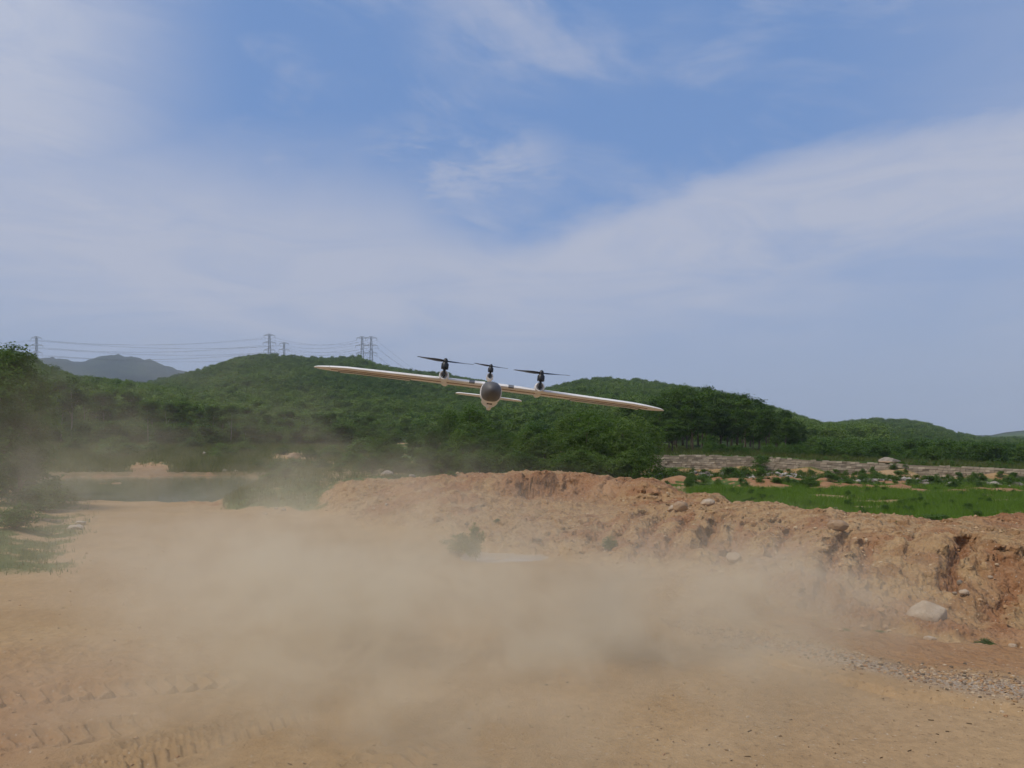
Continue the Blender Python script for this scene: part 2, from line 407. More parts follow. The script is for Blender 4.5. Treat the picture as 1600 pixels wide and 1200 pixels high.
        fm = foot_mask(x, y); h = h + fm*(.030*fbm(x*2.2, y*3.2, 5, 73, .62) + .014*fbm(x*11, y*13, 3, 74, .65))
        # scour at the foot of the right bank
        sco = np.exp(-((Y-base*1.035)/(base*.02))**2)*sstep(u, 1150, 1260)
        h = h - sco*.05*(1+.8*fbm(x*2.5, y*2.5, 3, 72))
    return h
def H1(x, y, detail=True): return float(height(np.array([float(x)]), np.array([float(y)]), detail)[0])
def at(u, v_or_none=None, Y=None, z=None):
    """point on the ground at photo column u and distance Y"""
    x = PX(u, Y); return (x, Y, H1(x, Y))

# soils and plants colour zones, all in world space
def zones(x, y, h):
    r = np.hypot(x, y); tcl = np.clip(np.arctan2(x, y), R(-48), R(48)); u = 800 + F*np.tan(tcl); Y = r*np.cos(tcl)
    base = interp(u, BASE); crest = interp(u, CREST)
    n = fbm(x*.35, y*.35, 4, 81, .6); n2 = fbm(x*1.7, y*1.7, 3, 82)
    grass = np.zeros_like(x)
    field = sstep(Y, crest*1.1, crest*1.3)*sstep(u, 1040, 1100)*sstep(Y, 45, 43)
    grass = np.maximum(grass, field*sstep(fbm(x*.22+9, y*.5, 4, 83, .6), -.36, -.10)*(1-.95*np.exp(-((Y-34.5)/.7)**2)*sstep(u, 1310, 1340)*sstep(u, 1440, 1400)*sstep(n2, -.4, .1)))
    wYf = interp(u, WALLY); far = sstep(Y, wYf-.3, wYf)*sstep(u, 950, 1000); grass = np.maximum(grass, far)
    mid = sstep(Y, 19.5, 22)*sstep(u, 560, 620)*sstep(u, 1100, 1020); grass = np.maximum(grass, mid*sstep(n, -.5, 0)*.8)
    mead = sstep(poly_sd(x, y, POND) + .9*n2 + .6*n, .3, 1.2)*sstep(Y, 36, 42)*sstep(u, 620, 560)
    sand = 1.0*np.exp(-((u-234+16*n)/36)**4)*sstep(Y+6*n2, 58, 48) + np.exp(-((u-455)/45)**2)*sstep(Y, 75, 60)*.8 + np.exp(-((u-520)/30)**2)*sstep(Y,60,50)*.6
    grass = np.maximum(grass, mead*(1-np.clip(sand, 0, 1))*sstep(n, -.9, -.3))
    bankg = sstep(u, 325, 375)*sstep(u + 25*n2, 545, 475)*sstep(Y, base+.1, base+1.2)*sstep(Y, 60, 46)
    grass = np.maximum(grass, bankg*sstep(n+.6*n2, -.75, -.15))
    top = sstep(u, 470, 540)*sstep(u, 760, 640)*sstep(Y, 18, 19); grass = np.maximum(grass, top*sstep(n2+n, -.2, .3)*.9)
    verge = sstep(u, 210, 60)*sstep(Y, 8.2, 10.5)*sstep(Y, 30, 24); grass = np.maximum(grass, verge*.8*sstep(n+.6*n2, -.45, .2))
    grass = np.maximum(grass, sstep(Y, 80, 100))
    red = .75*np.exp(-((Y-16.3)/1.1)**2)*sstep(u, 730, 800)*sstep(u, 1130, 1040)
    red = np.maximum(red, sstep(Y, 16.1, 16.35)*sstep(Y, 17.0, 16.8)*sstep(u, 780, 815)*sstep(u, 1080, 1000))  # scarp face: red earth, painted stronger to stand in for missing shade
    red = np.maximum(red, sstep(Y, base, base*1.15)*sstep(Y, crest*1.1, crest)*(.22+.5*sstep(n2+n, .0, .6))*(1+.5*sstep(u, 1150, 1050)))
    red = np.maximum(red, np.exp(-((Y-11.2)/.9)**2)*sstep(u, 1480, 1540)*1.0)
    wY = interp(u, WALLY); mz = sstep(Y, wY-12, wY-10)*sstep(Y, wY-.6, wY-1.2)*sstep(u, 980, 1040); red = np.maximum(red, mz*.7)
    grass = np.maximum(grass*(1-mz), mz*sstep(fbm(x*.3+2, y*.35, 4, 41)+.35*n2, .26, .02))
    edge = np.interp(x, [2.0, 2.46, 2.9, 3.2, 3.6], [5.9, 5.4, 4.86, 4.71, 4.5])
    red = np.maximum(red, sstep(x, 2.0, 2.6)*sstep(y-edge, .35, .8)*sstep(Y, base*1.05, base)*.55)
    red = np.maximum(red, sstep(x, -1.2, -3.0)*sstep(Y, 8, 4.5)*.55)
    gravel = sstep(x, 1.3, 2.2)*np.exp(-((y-edge-.22)/.25)**2)
    red = np.maximum(red, gully_field(x, y)[1])
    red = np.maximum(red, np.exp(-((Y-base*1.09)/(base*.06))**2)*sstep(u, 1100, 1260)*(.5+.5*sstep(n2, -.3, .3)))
    return np.clip(grass, 0, 1), np.clip(red, 0, 1), np.clip(gravel, 0, 1)
def foot_mask(x, y):
    e = np.interp(x, [1.0, 1.6, 2.0, 2.46, 2.9, 3.2, 3.6, 6], [7.2, 6.6, 5.9, 5.4, 4.86, 4.71, 4.5, 3.6])
    r_ = np.hypot(x, y); tc_ = np.clip(np.arctan2(x, y), R(-48), R(48)); b = interp(800 + F*np.tan(tc_), BASE)
    return sstep(y - e, .2, .5)*sstep(x, .9, 1.8)*sstep(r_*np.cos(tc_), b*1.08, b*1.02)
def berm_mask(x, y):
    r_ = np.hypot(x, y); tc_ = np.clip(np.arctan2(x, y), R(-48), R(48)); u = 800 + F*np.tan(tc_); Y = r_*np.cos(tc_)
    b = interp(u, BASE); c = interp(u, CREST)
    return sstep(Y, b*.98, b*1.08)*sstep(Y, c*1.15, c*1.0)*sstep(u, 400, 520)
def bank_shift(x, y, z):
    """how far the broken bank face bulges towards the road (sideways relief)"""
    m = berm_mask(x, y)
    w = z + .25*x + .12*perlin(x*.9, z*2, 301)
    n = .10*(fbm(x*1.5, z*4.0, 4, 302, .6) + .2) + .085*fbm(x*3.5 + z*2.5, z*7.0, 4, 303, .6, ridged=True)
    led = (w*5.5 + .8*perlin(x*1.3, z*3, 304)) % 1.0
    n = n + .075*sstep(led, .0, .35)*sstep(led, 1.0, .75)*sstep(fbm(x*.8, z*2, 2, 305), -.3, .2)
    n = n + .022*fbm(x*14, z*16, 3, 306, .6)
    return -m*.8*np.maximum(n, -.03)*np.clip(y/8.0, .8, 1.5)

def bsdf_mat(name, color=(.5,.5,.5), rough=.8, metallic=0.0, spec=.3):
    m = bpy.data.materials.new(name); m.use_nodes = True; b = m.node_tree.nodes['Principled BSDF']
    b.inputs['Base Color'].default_value = c4(*color); b.inputs['Roughness'].default_value = rough
    b.inputs['Metallic'].default_value = metallic; b.inputs['Specular IOR Level'].default_value = spec
    return m, NT(m.node_tree), b

def ground_material():
    m, g, b = bsdf_mat('ground_soil', rough=.95, spec=.12)
    geo = g.new('ShaderNodeNewGeometry'); P = geo.outputs['Position']
    ga = g.new('ShaderNodeAttribute', attribute_name='grass').outputs['Fac']
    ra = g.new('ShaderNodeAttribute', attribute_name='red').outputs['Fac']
    va = g.new('ShaderNodeAttribute', attribute_name='gravel').outputs['Fac']; be = g.new('ShaderNodeAttribute', attribute_name='berm').outputs['Fac']
    a = g.noise(P, .9, 6, .6); bn = g.noise(P, 14, 5, .65); cn = g.noise(P, 60, 4, .6); dn = g.noise(P, .25, 3, .5)
    soil = g.mixc(g.rng(a, .35, .65), c4(.375,.250,.125), c4(.31,.195,.09))
    soil = g.mixc(g.rng(dn, .4, .65), soil, c4(.365,.25,.14))
    en = g.noise(P, 3.4, 6, .68, .4)
    bcol = g.mixc(g.rng(en, .40, .60), c4(.26,.145,.068), c4(.45,.295,.152))
    col = g.mixc(g.math('MULTIPLY', be, g.rng(en, .56, .44, .25, .85)), soil, bcol)
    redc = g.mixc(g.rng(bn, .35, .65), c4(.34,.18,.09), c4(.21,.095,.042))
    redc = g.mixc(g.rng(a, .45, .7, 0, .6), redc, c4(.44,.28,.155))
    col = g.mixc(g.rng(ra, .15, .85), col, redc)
    grc = g.mixc(g.rng(cn, .35, .65), c4(.17,.15,.13), c4(.46,.40,.33))
    col = g.mixc(g.math('MULTIPLY', va, .7), col, grc)
    # mottling and small dark crumbs
    col = g.mixc(1.0, col, g.mixc(g.rng(bn, .3, .7), c4(.87,.865,.86), c4(1.08,1.07,1.06)), 'MULTIPLY')
    crumb = g.rng(g.noise(P, 32, 3, .7), .62, .70)
    col = g.mixc(g.math('MULTIPLY', crumb, .55), col, c4(.17,.10,.055))
    peb = g.rng(g.noise(P, 45, 2, .5), .68, .72)
    col = g.mixc(g.math('MULTIPLY', peb, .6), col, c4(.52,.45,.36))
    gn = g.noise(P, 2.2, 5, .6)
    gcol = g.mixc(g.rng(gn, .35, .65), c4(.045,.080,.016), c4(.095,.125,.035))
    farm = g.rng(g.new('ShaderNodeSeparateXYZ', i_0=P).outputs[1], 650, 900)
    gcol = g.mixc(farm, gcol, g.mixc(g.rng(g.noise(P, .02, 6, .7), .35, .65), c4(.008,.014,.010), c4(.028,.040,.020)))
    gm = g.rng(g.math('ADD', ga, g.math('MULTIPLY', g.math('SUBTRACT', bn, .5), .9)), .35, .65)
    col = g.mixc(gm, col, gcol)
    # damp shore
    z = g.new('ShaderNodeSeparateXYZ', i_0=P).outputs[2]
    wet = g.rng(g.math('ADD', z, g.math('MULTIPLY', g.math('SUBTRACT', a, .5), .25)), -.16, .10, 1, 0)
    wet = g.math('MULTIPLY', wet, g.rng(g.new('ShaderNodeSeparateXYZ', i_0=P).outputs[0], -3, -5, 0, .75))
    wet = g.math('MULTIPLY', wet, g.rng(g.new('ShaderNodeSeparateXYZ', i_0=P).outputs[1], 22, 25))
    col = g.mixc(wet, col, c4(.19,.125,.07))
    g.set(b.inputs['Base Color'], col)
    bump = g.new('ShaderNodeBump', i_Strength=.8, i_Distance=.028)
    hsum = g.math('ADD', g.math('MULTIPLY', bn, g.math('MULTIPLY_ADD', be, .5, .35)), g.math('ADD', g.math('MULTIPLY', cn, .35), g.math('MULTIPLY', g.noise(P, 5, 5, .65), g.math('MULTIPLY_ADD', be, .9, .35))))
    hsum = g.math('SUBTRACT', hsum, g.math('MULTIPLY', crumb, .25))
    vo = g.new('ShaderNodeTexVoronoi', i_Scale=11.0); g.set(vo.inputs['Vector'], g.vmath('ADD', P, g.vmath('MULTIPLY', g.noise(P, 6, 3, .6, 0, 1), (.12, .12, .12))))
    vo2 = g.new('ShaderNodeTexVoronoi', i_Scale=27.0); g.set(vo2.inputs['Vector'], P)
    cl = g.math('ADD', g.math('MULTIPLY', vo.outputs[0], -1.6), g.math('MULTIPLY', vo2.outputs[0], -.8))
    hsum = g.math('ADD', hsum, g.math('MULTIPLY', cl, be))
    g.set(bump.inputs['Height'], hsum); g.set(b.inputs['Normal'], bump.outputs[0])
    return m

def build_ground():
    rs = [0.9]
    while rs[-1] < 3600:
        r = rs[-1]
        k = .012 if r < 3 else (.0055 if r < 5.6 else .0038 if r < 18 else (.0075 if r < 60 else (.018 if r < 900 else .03)))
        rs.append(r*(1+k))
    rs = np.array(rs)
    fr = np.linspace(R(-50), R(50), 1150)
    bk = np.linspace(R(50), R(310), 90)[1:-1]
    th_ = np.concatenate([fr, bk]); n = len(th_); m = len(rs)
    RR, TT = np.meshgrid(rs, th_, indexing='ij')
    x = (RR*np.sin(TT)).ravel(); y = (RR*np.cos(TT)).ravel()
    z = height(x, y)
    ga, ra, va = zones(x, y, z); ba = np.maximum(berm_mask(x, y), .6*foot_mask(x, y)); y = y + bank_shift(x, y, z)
    i = np.arange(m-1)[:, None]; j = np.arange(n)[None, :]; k = (j+1) % n
    f = np.stack([i*n+j, i*n+k, (i+1)*n+k, (i+1)*n+j], -1).reshape(-1, 4)[:, ::-1]
    # closing fan around the camera's feet
    x = np.append(x, 0); y = np.append(y, 0); z = np.append(z, 0); c = len(x)-1
    ga = np.append(ga, 0); ra = np.append(ra, 0); va = np.append(va, 0); ba = np.append(ba, 0)
    jj = np.arange(0, n-1, 2)
    fan = np.stack([jj, (jj+1) % n, (jj+2) % n, np.full(len(jj), c)], -1)[:, ::-1]
    f = np.concatenate([f, fan])
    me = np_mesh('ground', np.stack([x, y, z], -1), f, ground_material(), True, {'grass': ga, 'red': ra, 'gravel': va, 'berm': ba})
    return tag(link('ground', me), kind='structure')
build_ground()

# ------------------------------------------------------------------ water
def water_material(name, col):
    m, g, b = bsdf_mat(name, col, .06, spec=.5)
    geo = g.new('ShaderNodeNewGeometry')
    bump = g.new('ShaderNodeBump', i_Strength=.25, i_Distance=.02)
    sv = g.vmath('MULTIPLY', geo.outputs['Position'], (1.0, 2.2, 1.0))
    g.set(bump.inputs['Height'], g.noise(sv, 3.0, 3, .5)); g.set(b.inputs['Normal'], bump.outputs[0])
    return m
wm = water_material('murky_water', (.17, .175, .11)); pm = water_material('sky_pale_muddy_water', (.40, .36, .31))  # puddle: muddy base colour lightened, the reflected sky is put into it
def water(name, poly, z, grow, mat):
    cx = sum(p[0] for p in poly)/len(poly); cy = sum(p[1] for p in poly)/len(poly)
    v = []
    for p in poly:
        d = Vector((p[0]-cx, p[1]-cy)); d = d*(1 + grow/d.length); v.append((cx+d.x, cy+d.y, z))
    mb = MB(); mb.v = v; mb.f = [tuple(range(len(v)))]
    o = mb.build(name, mat, smooth=False)
    return tag(o, kind='structure')
water('pond_water', POND, WATER_Z, 1.2, wm)
water('puddle_water', PUDDLE, -.035, .30, pm)

# ------------------------------------------------------------------ foliage
def leaf_material(name, dark, light, trans=.35, rough=.55):
    m = bpy.data.materials.new(name); m.use_nodes = True; g = NT(m.node_tree)
    b = m.node_tree.nodes['Principled BSDF']; out = m.node_tree.nodes['Material Output']
    tone = g.new('ShaderNodeAttribute', attribute_name='tone').outputs['Fac']
    oi = g.new('ShaderNodeObjectInfo').outputs['Random']
    geo = g.new('ShaderNodeNewGeometry')
    wn_ = g.noise(geo.outputs['Position'], .022, 4, .6)
    f = g.math('ADD', g.math('MULTIPLY', tone, .45), g.math('MULTIPLY', oi, .5), clamp=True)
    f = g.math('ADD', f, g.math('MULTIPLY', g.math('SUBTRACT', wn_, .5), 1.6), clamp=True)
    col = g.mixc(f, c4(*dark), c4(*light))
    g.set(b.inputs['Base Color'], col); b.inputs['Roughness'].default_value = rough
    b.inputs['Specular IOR Level'].default_value = .08
    tr = g.new('ShaderNodeBsdfTranslucent'); g.set(tr.inputs[0], g.mixc(1.0, col, c4(1.3, 1.5, .6), 'MULTIPLY'))
    mx = g.new('ShaderNodeMixShader'); mx.inputs[0].default_value = trans
    g.l.new(b.outputs[0], mx.inputs[1]); g.l.new(tr.outputs[0], mx.inputs[2]); g.l.new(mx.outputs[0], out.inputs['Surface'])
    return m
def bark_material(name, a, b_):
    m, g, b = bsdf_mat(name, a, .9, spec=.1)
    geo = g.new('ShaderNodeNewGeometry')
    g.set(b.inputs['Base Color'], g.mixc(g.rng(g.noise(g.vmath('MULTIPLY', geo.outputs['Position'], (9, 9, 2)), 1.0, 4), .35, .65), c4(*a), c4(*b_)))
    return m
LEAF = {
 'acacia': leaf_material('acacia_leaf', (.032,.072,.012), (.105,.170,.030)),
 'dark':   leaf_material('dark_leaf', (.022,.052,.010), (.095,.155,.026), .3),
 'bright': leaf_material('bright_leaf', (.036,.074,.014), (.120,.175,.038), .36),
 'hill':   leaf_material('hill_leaf', (.042,.090,.018), (.155,.215,.052), .32),
 'shrub':  leaf_material('shrub_leaf', (.040,.085,.016), (.115,.180,.040), .35),
 'grass':  leaf_material('grass_blade', (.080,.145,.020), (.155,.235,.040), .4),
 'dry':    leaf_material('dry_grass_blade', (.06,.085,.02), (.17,.17,.06), .3),
}
BARK = bark_material('brown_bark', (.10,.075,.05), (.19,.15,.11))
PALEBARK = bark_material('pale_bark', (.22,.19,.15), (.34,.30,.25))

def leaf_quads(cent, nrm, size, aspect, rng):
    """pointed leaves (diamond quads) around centres"""
    n = len(cent)
    nrm = nrm / np.maximum(np.linalg.norm(nrm, axis=1, keepdims=True), 1e-6)
    t = rng.normal(size=(n, 3)); t -= (t*nrm).sum(1, keepdims=True)*nrm; t /= np.maximum(np.linalg.norm(t, axis=1, keepdims=True), 1e-6)
    b = np.cross(nrm, t); s = size[:, None]
    v = np.stack([cent - t*s, cent + b*s*aspect + t*s*.1, cent + t*s, cent - b*s*aspect + t*s*.1], 1).reshape(-1, 3)
    f = np.arange(4*n).reshape(n, 4)
    return v, f

def crown_arrays(rng, height_, width, base, nblob, nclump, nleaf, leaf, shape='round', flat=.65):
    """crown made of many leaf clumps on lobes spread through the crown's volume"""
    H = height_ - base
    lobes = []
    for k in range(nblob):
        q = rng.uniform(0, 1)
        zz = base + H*(.12 + .80*q)
        if shape == 'round': w = width/2*math.sqrt(max(.08, 1-(2*q-.85)**2))
        elif shape == 'tall': w = width/2*(1.05-.75*q)
        else: w = width/2*(1-.45*q)          # bush
        a = rng.uniform(0, 2*math.pi); rr = w*math.sqrt(rng.uniform(0, 1))*.72
        rad = width*rng.uniform(.15, .27)*(1-.3*q)
        lobes.append((rr*math.cos(a), rr*math.sin(a), min(zz, height_-rad*.7), rad))
    L = np.array(lobes)
    ci = rng.integers(0, nblob, nclump)
    d = rng.normal(size=(nclump, 3)); d[:, 2] = np.abs(d[:, 2])*.9 - .25; d /= np.linalg.norm(d, axis=1, keepdims=True)
    rr = L[ci, 3]*(rng.uniform(.55, 1.0, nclump)**.6)*rng.uniform(.85, 1.25, nclump)
    cc = L[ci, :3] + d*rr[:, None]*np.array([1, 1, .8])
    cs = leaf*rng.uniform(1.6, 3.2, nclump)
    li = np.repeat(np.arange(nclump), nleaf)
    off = rng.normal(size=(len(li), 3))*cs[li][:, None]*np.array([.6, .6, .38])
    cent = cc[li] + off
    nr = d[li]*.6 + rng.normal(size=(len(li), 3))*.55 + np.array([0, 0, flat])
    size = leaf*rng.uniform(.6, 1.25, len(li))
    v, f = leaf_quads(cent, nr, size, .42, rng)
    tone = np.repeat(np.clip(rng.normal(.5, .25, nclump)[li] + rng.normal(0, .12, len(li)), 0, 1), 4)
    return v, f, tone, lobes

def trunk_mb(rng, height_, base, lobes, r0, n=7, limbs=6, lean=.1):
    mb = MB()
    top = height_*.82; pts = []; lx, ly = rng.uniform(-lean, lean, 2)*height_
    for k in range(6):
        t = k/5; pts.append((lx*t*t + .02*height_*math.sin(3*t+lx), ly*t*t, top*t - .25*(k == 0)))
    mb.tube(pts, [r0*(1.25 if k == 0 else 1)*(1-.82*k/5) for k in range(6)], n)
    P = [Vector(p) for p in pts]
    for q in sorted(lobes, key=lambda l: -l[3])[:limbs]:
        e = Vector(q[:3]); z0 = max(base*.75, e.z - (abs(e.x)+abs(e.y))*.8 - .1*height_); t = min(max(z0/top, .1), .95)
        k = min(int(t*5), 4); s0 = P[k].lerp(P[k+1], t*5-k); mid = s0.lerp(e, .5) + Vector((0, 0, .04*height_))
        rb = r0*(1-.8*t)*.55
        mb.tube([s0, mid, e], [rb, rb*.65, rb*.25], 5)
    return mb

def tree_proto(seed, height_, width, base, nblob, nclump, nleaf, leaf, mat, shape='round', bark=BARK, r0=None, limbs=6):
    rng = np.random.default_rng(seed)
    v, f, tone, lobes = crown_arrays(rng, height_, width, base, nblob, nclump, nleaf, leaf, shape)
    cm = np_mesh('crown', v, f, LEAF[mat], False, {'tone': tone})
    mb = trunk_mb(rng, height_, base, lobes, r0 or height_*.02, limbs=limbs)
    tm = bpy.data.meshes.new('trunk'); tm.from_pydata(mb.v, [], mb.f); tm.update(); tm.materials.append(bark)
    tm.polygons.foreach_set('use_smooth', [True]*len(tm.polygons))
    return cm, tm
rnd = random.Random(7)
def place(proto, name, loc, scale, label, cat, group=None, rz=None, names=('crown', 'trunk'), sz=None):
    o = empty(name, loc, label, cat, group, (0, 0, rnd.uniform(0, 6.28) if rz is None else rz))
    o.scale = (scale, scale, sz or scale)
    for me, nm in zip(proto, names): link(nm, me, o)
    return o

# prototypes (unit: metres)
NEAR = [tree_proto(11+k, 4.0, 3.2, .7, 26, 1500, 9, .055, 'acacia', 'round', limbs=9) for k in range(2)]
MIDT = [tree_proto(21+k, 3.6, 3.4, .0, 32, 760, 8, .09, 'bright' if k < 2 else 'acacia', 'round', limbs=7) for k in range(4)]
GROVE = [tree_proto(31+k, 6.0, 3.4, 1.6, 26, 560, 8, .14, 'dark', 'round', limbs=7) for k in range(4)]
SLIM = [tree_proto(41+k, 6.0, 2.6, 2.6, 14, 330, 8, .13, 'acacia', 'round', PALEBARK, .055, 5) for k in range(3)]
HILLT = [tree_proto(51+k, 4.2, 4.2, .5, 14, 130, 6, .22, 'hill', 'round', limbs=3) for k in range(3)]
SHRUB = [tree_proto(61+k, 1.0, 1.3, .02, 14, 260, 8, .05, 'shrub', 'bush', limbs=6, r0=.015) for k in range(3)]

def ztop(u, v, Y): return PZ(v, Y)
def put_tree(protos, ph, u, Y, vtop, name, label, cat, group, wide=1.0):
    x = PX(u, Y); z = H1(x, Y); hgt = max(PZ(vtop, Y) - z, .4)
    s = hgt/ph
    o = place(rnd.choice(protos), name, (x, Y, z-.03), s*wide, label, cat, group, sz=s)
    return o

# near trees on the left edge
for k, (u, Y, vt, w, lab) in enumerate([
    (-20, 17.5, 556, 1.0, 'dense dark green leafy tree cut by the left edge, nearest to the camera'),
    (-90, 20, 520, 1.0, 'tall leafy tree mostly outside the left edge behind the nearest tree'),
    (8, 22, 540, .9, 'leafy tree with its top against the sky at the far left'),
    (26, 24, 566, .75, 'rounded green tree just left of the lattice pylon foot'),
    (30, 18.5, 640, .85, 'low dusty bushy tree overhanging the left pond bank'),
    (-60, 14.5, 640, 1.0, 'broad dusty bush low at the left edge beside the road'),
    (48, 27, 592, .7, 'leafy tree right of the pylon foot at the pond end')]):
    put_tree(NEAR, 4.0, u, Y, vt, 'leafy_tree', lab, 'tree', 'leafy trees at the left edge', w)

# slender trees on the far side of the meadow
for k in range(34):
    u = 70 + k*15.5 + rnd.uniform(-7, 7); Y = rnd.uniform(76, 98)
    vt = float(interp(u, [(60,585),(130,598),(200,612),(300,632),(420,640),(520,650),(640,660)])) + rnd.uniform(-7, 9)
    put_tree(SLIM, 6.0, u, Y, vt, 'slender_tree', 'slender pale trunked tree in the wood behind the meadow, left of the drone', 'tree', 'slender trees behind the meadow', 1.05)

# small trees behind the red bank
def mid_top(u): return float(interp(u, [(570,690),(620,682),(680,668),(720,664),(745,662),(800,668),(850,664),(900,648),(960,640),(1010,652),(1060,668),(1090,690)]))
for k in range(26):
    u = 566 + k*17.2 + rnd.uniform(-8, 8); Y = rnd.uniform(38, 46)
    put_tree(MIDT[:2] if rnd.random() < .5 else MIDT[2:], 3.6, u, Y, mid_top(u)+rnd.uniform(2, 34), 'leafy_tree', 'bright green bushy small tree in the thicket behind the red bank crest', 'tree', 'front trees of the thicket behind the red bank')
for k in range(24):
    u = 590 + k*18 + rnd.uniform(-8, 8); Y = rnd.uniform(50, 66)
    put_tree(MIDT[1:], 3.6, u, Y, mid_top(u)+rnd.uniform(-9, 16), 'leafy_tree', 'taller green tree in the back of the thicket behind the red bank', 'tree', 'back trees of the thicket behind the red bank')
for k in range(26):
    u = 560 + k*17 + rnd.uniform(-8, 8)
    put_tree(MIDT[:2], 3.6, u, rnd.uniform(34, 37), interp(u, [(560,716),(700,706),(1000,712),(1080,722)])+rnd.uniform(-8, 8), 'leafy_bush', 'low leafy bush at the foot of the thicket behind the red bank', 'bush', 'bushes at the foot of the thicket', 1.3)
put_tree(MIDT[2:], 3.6, 738, 56, 632, 'leafy_tree', 'tall light green tree directly below the drone nose', 'tree', None, .8)
put_tree(MIDT[2:], 3.6, 704, 60, 640, 'leafy_tree', 'feathery green tree below the left inner wing of the drone', 'tree', None, .8)
put_tree(MIDT[1:2], 3.6, 905, 52, 636, 'leafy_tree', 'rounded bright green tree below the right wing of the drone', 'tree', None, 1.0)

# dark grove above the stone wall
gv = [(1000,628),(1040,612),(1062,606),(1100,606),(1140,616),(1180,624),(1215,640),(1240,655),(1255,668)]
for k in range(22):
    u = 985 + k*12.6 + rnd.uniform(-5, 5); Y = rnd.uniform(66, 74)
    put_tree(GROVE, 6.0, u, Y, float(interp(u, gv))+rnd.uniform(2, 34), 'dark_leafy_tree', 'dark leafy tree in the front row of the dense grove above the stone wall', 'tree', 'front row of the dark grove above the wall')
for k in range(22):
    u = 990 + k*12.4 + rnd.uniform(-5, 5); Y = rnd.uniform(77, 88)
    put_tree(GROVE, 6.0, u, Y, float(interp(u, gv))+rnd.uniform(-7, 11), 'dark_leafy_tree', 'dark leafy tree in the back row of the dense grove above the stone wall', 'tree', 'back row of the dark grove above the wall')
put_tree(GROVE, 6.0, 1050, 62, 655, 'dark_leafy_tree', 'low dark tree drooping over the left end of the stone wall', 'tree', None, 1.5)
put_tree(GROVE, 6.0, 1018, 60, 662, 'dark_leafy_tree', 'wide dark tree hiding the left end of the stone wall', 'tree', None, 1.5)

# ridge top trees standing out against the sky
put_tree(HILLT, 4.2, 601, 522, 570, 'lone_tree', 'tiny lone tree on the ridge right of the twin pylons', 'tree', None, .8)
for u, vt in ((375,563),(392,561),(400,563),(430,563),(455,564),(478,566),(488,562),(497,566),(515,567)):
    put_tree(HILLT, 4.2, u, 521+rnd.uniform(-5, 5), vt, 'ridge_tree', 'small dark tree on the left ridge top against the sky', 'tree', 'trees standing out on the left ridge')

# hillside woods: one object per hill, instancing the small trees above
proto_crowns = [o for o in COL.objects if o.name.startswith('crown') and o.data in [p[0] for p in HILLT]]
uniq = {}
for o in proto_crowns: uniq.setdefault(o.data.name, o)
def wood(name, pts, scl, label, protos=None):
    me = bpy.data.meshes.new(name); me.vertices.add(len(pts)); me.vertices.foreach_set('co', np.asarray(pts, np.float32).ravel())
    rng = np.random.default_rng(5)
    a = me.attributes.new('sc', 'FLOAT', 'POINT'); a.data.foreach_set('value', np.asarray(scl, np.float32))
    a = me.attributes.new('rz', 'FLOAT', 'POINT'); a.data.foreach_set('value', rng.uniform(0, 6.28, len(pts)).astype(np.float32))
    a = me.attributes.new('pk', 'INT', 'POINT'); a.data.foreach_set('value', rng.integers(0, 99, len(pts)).astype(np.int32))
    o = link(name, me); tag(o, label, None, None, 'stuff')
    ng = bpy.data.node_groups.new(name + '_nodes', 'GeometryNodeTree')
    ng.interface.new_socket('Geometry', in_out='INPUT', socket_type='NodeSocketGeometry')
    ng.interface.new_socket('Geometry', in_out='OUTPUT', socket_type='NodeSocketGeometry')
    n = ng.nodes; l = ng.links
    gi = n.new('NodeGroupInput'); go = n.new('NodeGroupOutput'); iop = n.new('GeometryNodeInstanceOnPoints'); jn = n.new('GeometryNodeJoinGeometry')
    for src in (protos or uniq).values():
        oi = n.new('GeometryNodeObjectInfo'); oi.inputs['Object'].default_value = src; oi.inputs['As Instance'].default_value = True
        oi.transform_space = 'ORIGINAL'; l.new(oi.outputs['Geometry'], jn.inputs[0])
    l.new(gi.outputs[0], iop.inputs['Points']); l.new(jn.outputs[0], iop.inputs['Instance']); iop.inputs['Pick Instance'].default_value = True
    def attr(nm, ty):
        q = n.new('GeometryNodeInputNamedAttribute'); q.data_type = ty; q.inputs['Name'].default_value = nm; return q.outputs[0]
    l.new(attr('pk', 'INT'), iop.inputs['Instance Index'])
    cx = n.new('ShaderNodeCombineXYZ'); l.new(attr('rz', 'FLOAT'), cx.inputs[2]); l.new(cx.outputs[0], iop.inputs['Rotation'])
    l.new(attr('sc', 'FLOAT'), iop.inputs['Scale']); l.new(iop.outputs[0], go.inputs[0])
    md = o.modifiers.new('wood', 'NODES'); md.node_group = ng
    return o
def wood_points(n, u0, u1, Y0, Y1, seed, cond=None, smin=.55, smax=1.35, rows=0):
    rng = np.random.default_rng(seed)
    Y = np.sqrt(rng.uniform(Y0**2, Y1**2, n)); u = rng.uniform(u0, u1, n); x = PX(u, Y)
    if rows:
        q = (Y + .25*x); q2 = np.round(q/rows)*rows + rng.normal(0, rows*.12, n); m_ = fbm(x/70, Y/70, 2, 12) > -.15; x = x; Y = np.where(m_, q2 - .25*x, Y)
    keep = np.ones(n, bool) if cond is None else cond(u, Y, x)
    x, Y = x[keep], Y[keep]; z = height(x, Y, False)
    s = rng.uniform(smin, smax, len(x))*(1+.25*fbm(x/40, Y/40, 2, 9))
    return np.stack([x, Y, z-.3], -1), s
P1, S1 = wood_points(5200, -260, 560, 90, 262, 1, lambda u, Y, x: ~((u > 330) & (Y < 110)))
wood('near_left_wood', P1, S1*.72, 'green wooded slope above the meadow at the left')
P2, S2 = wood_points(22000, 120, 1000, 110, 545, 2)
wood('left_hill_wood', P2, S2*.70, 'wood covering the hill behind the drone below the twin pylons')
P3, S3 = wood_points(16000, 660, 1380, 92, 440, 3, rows=6)
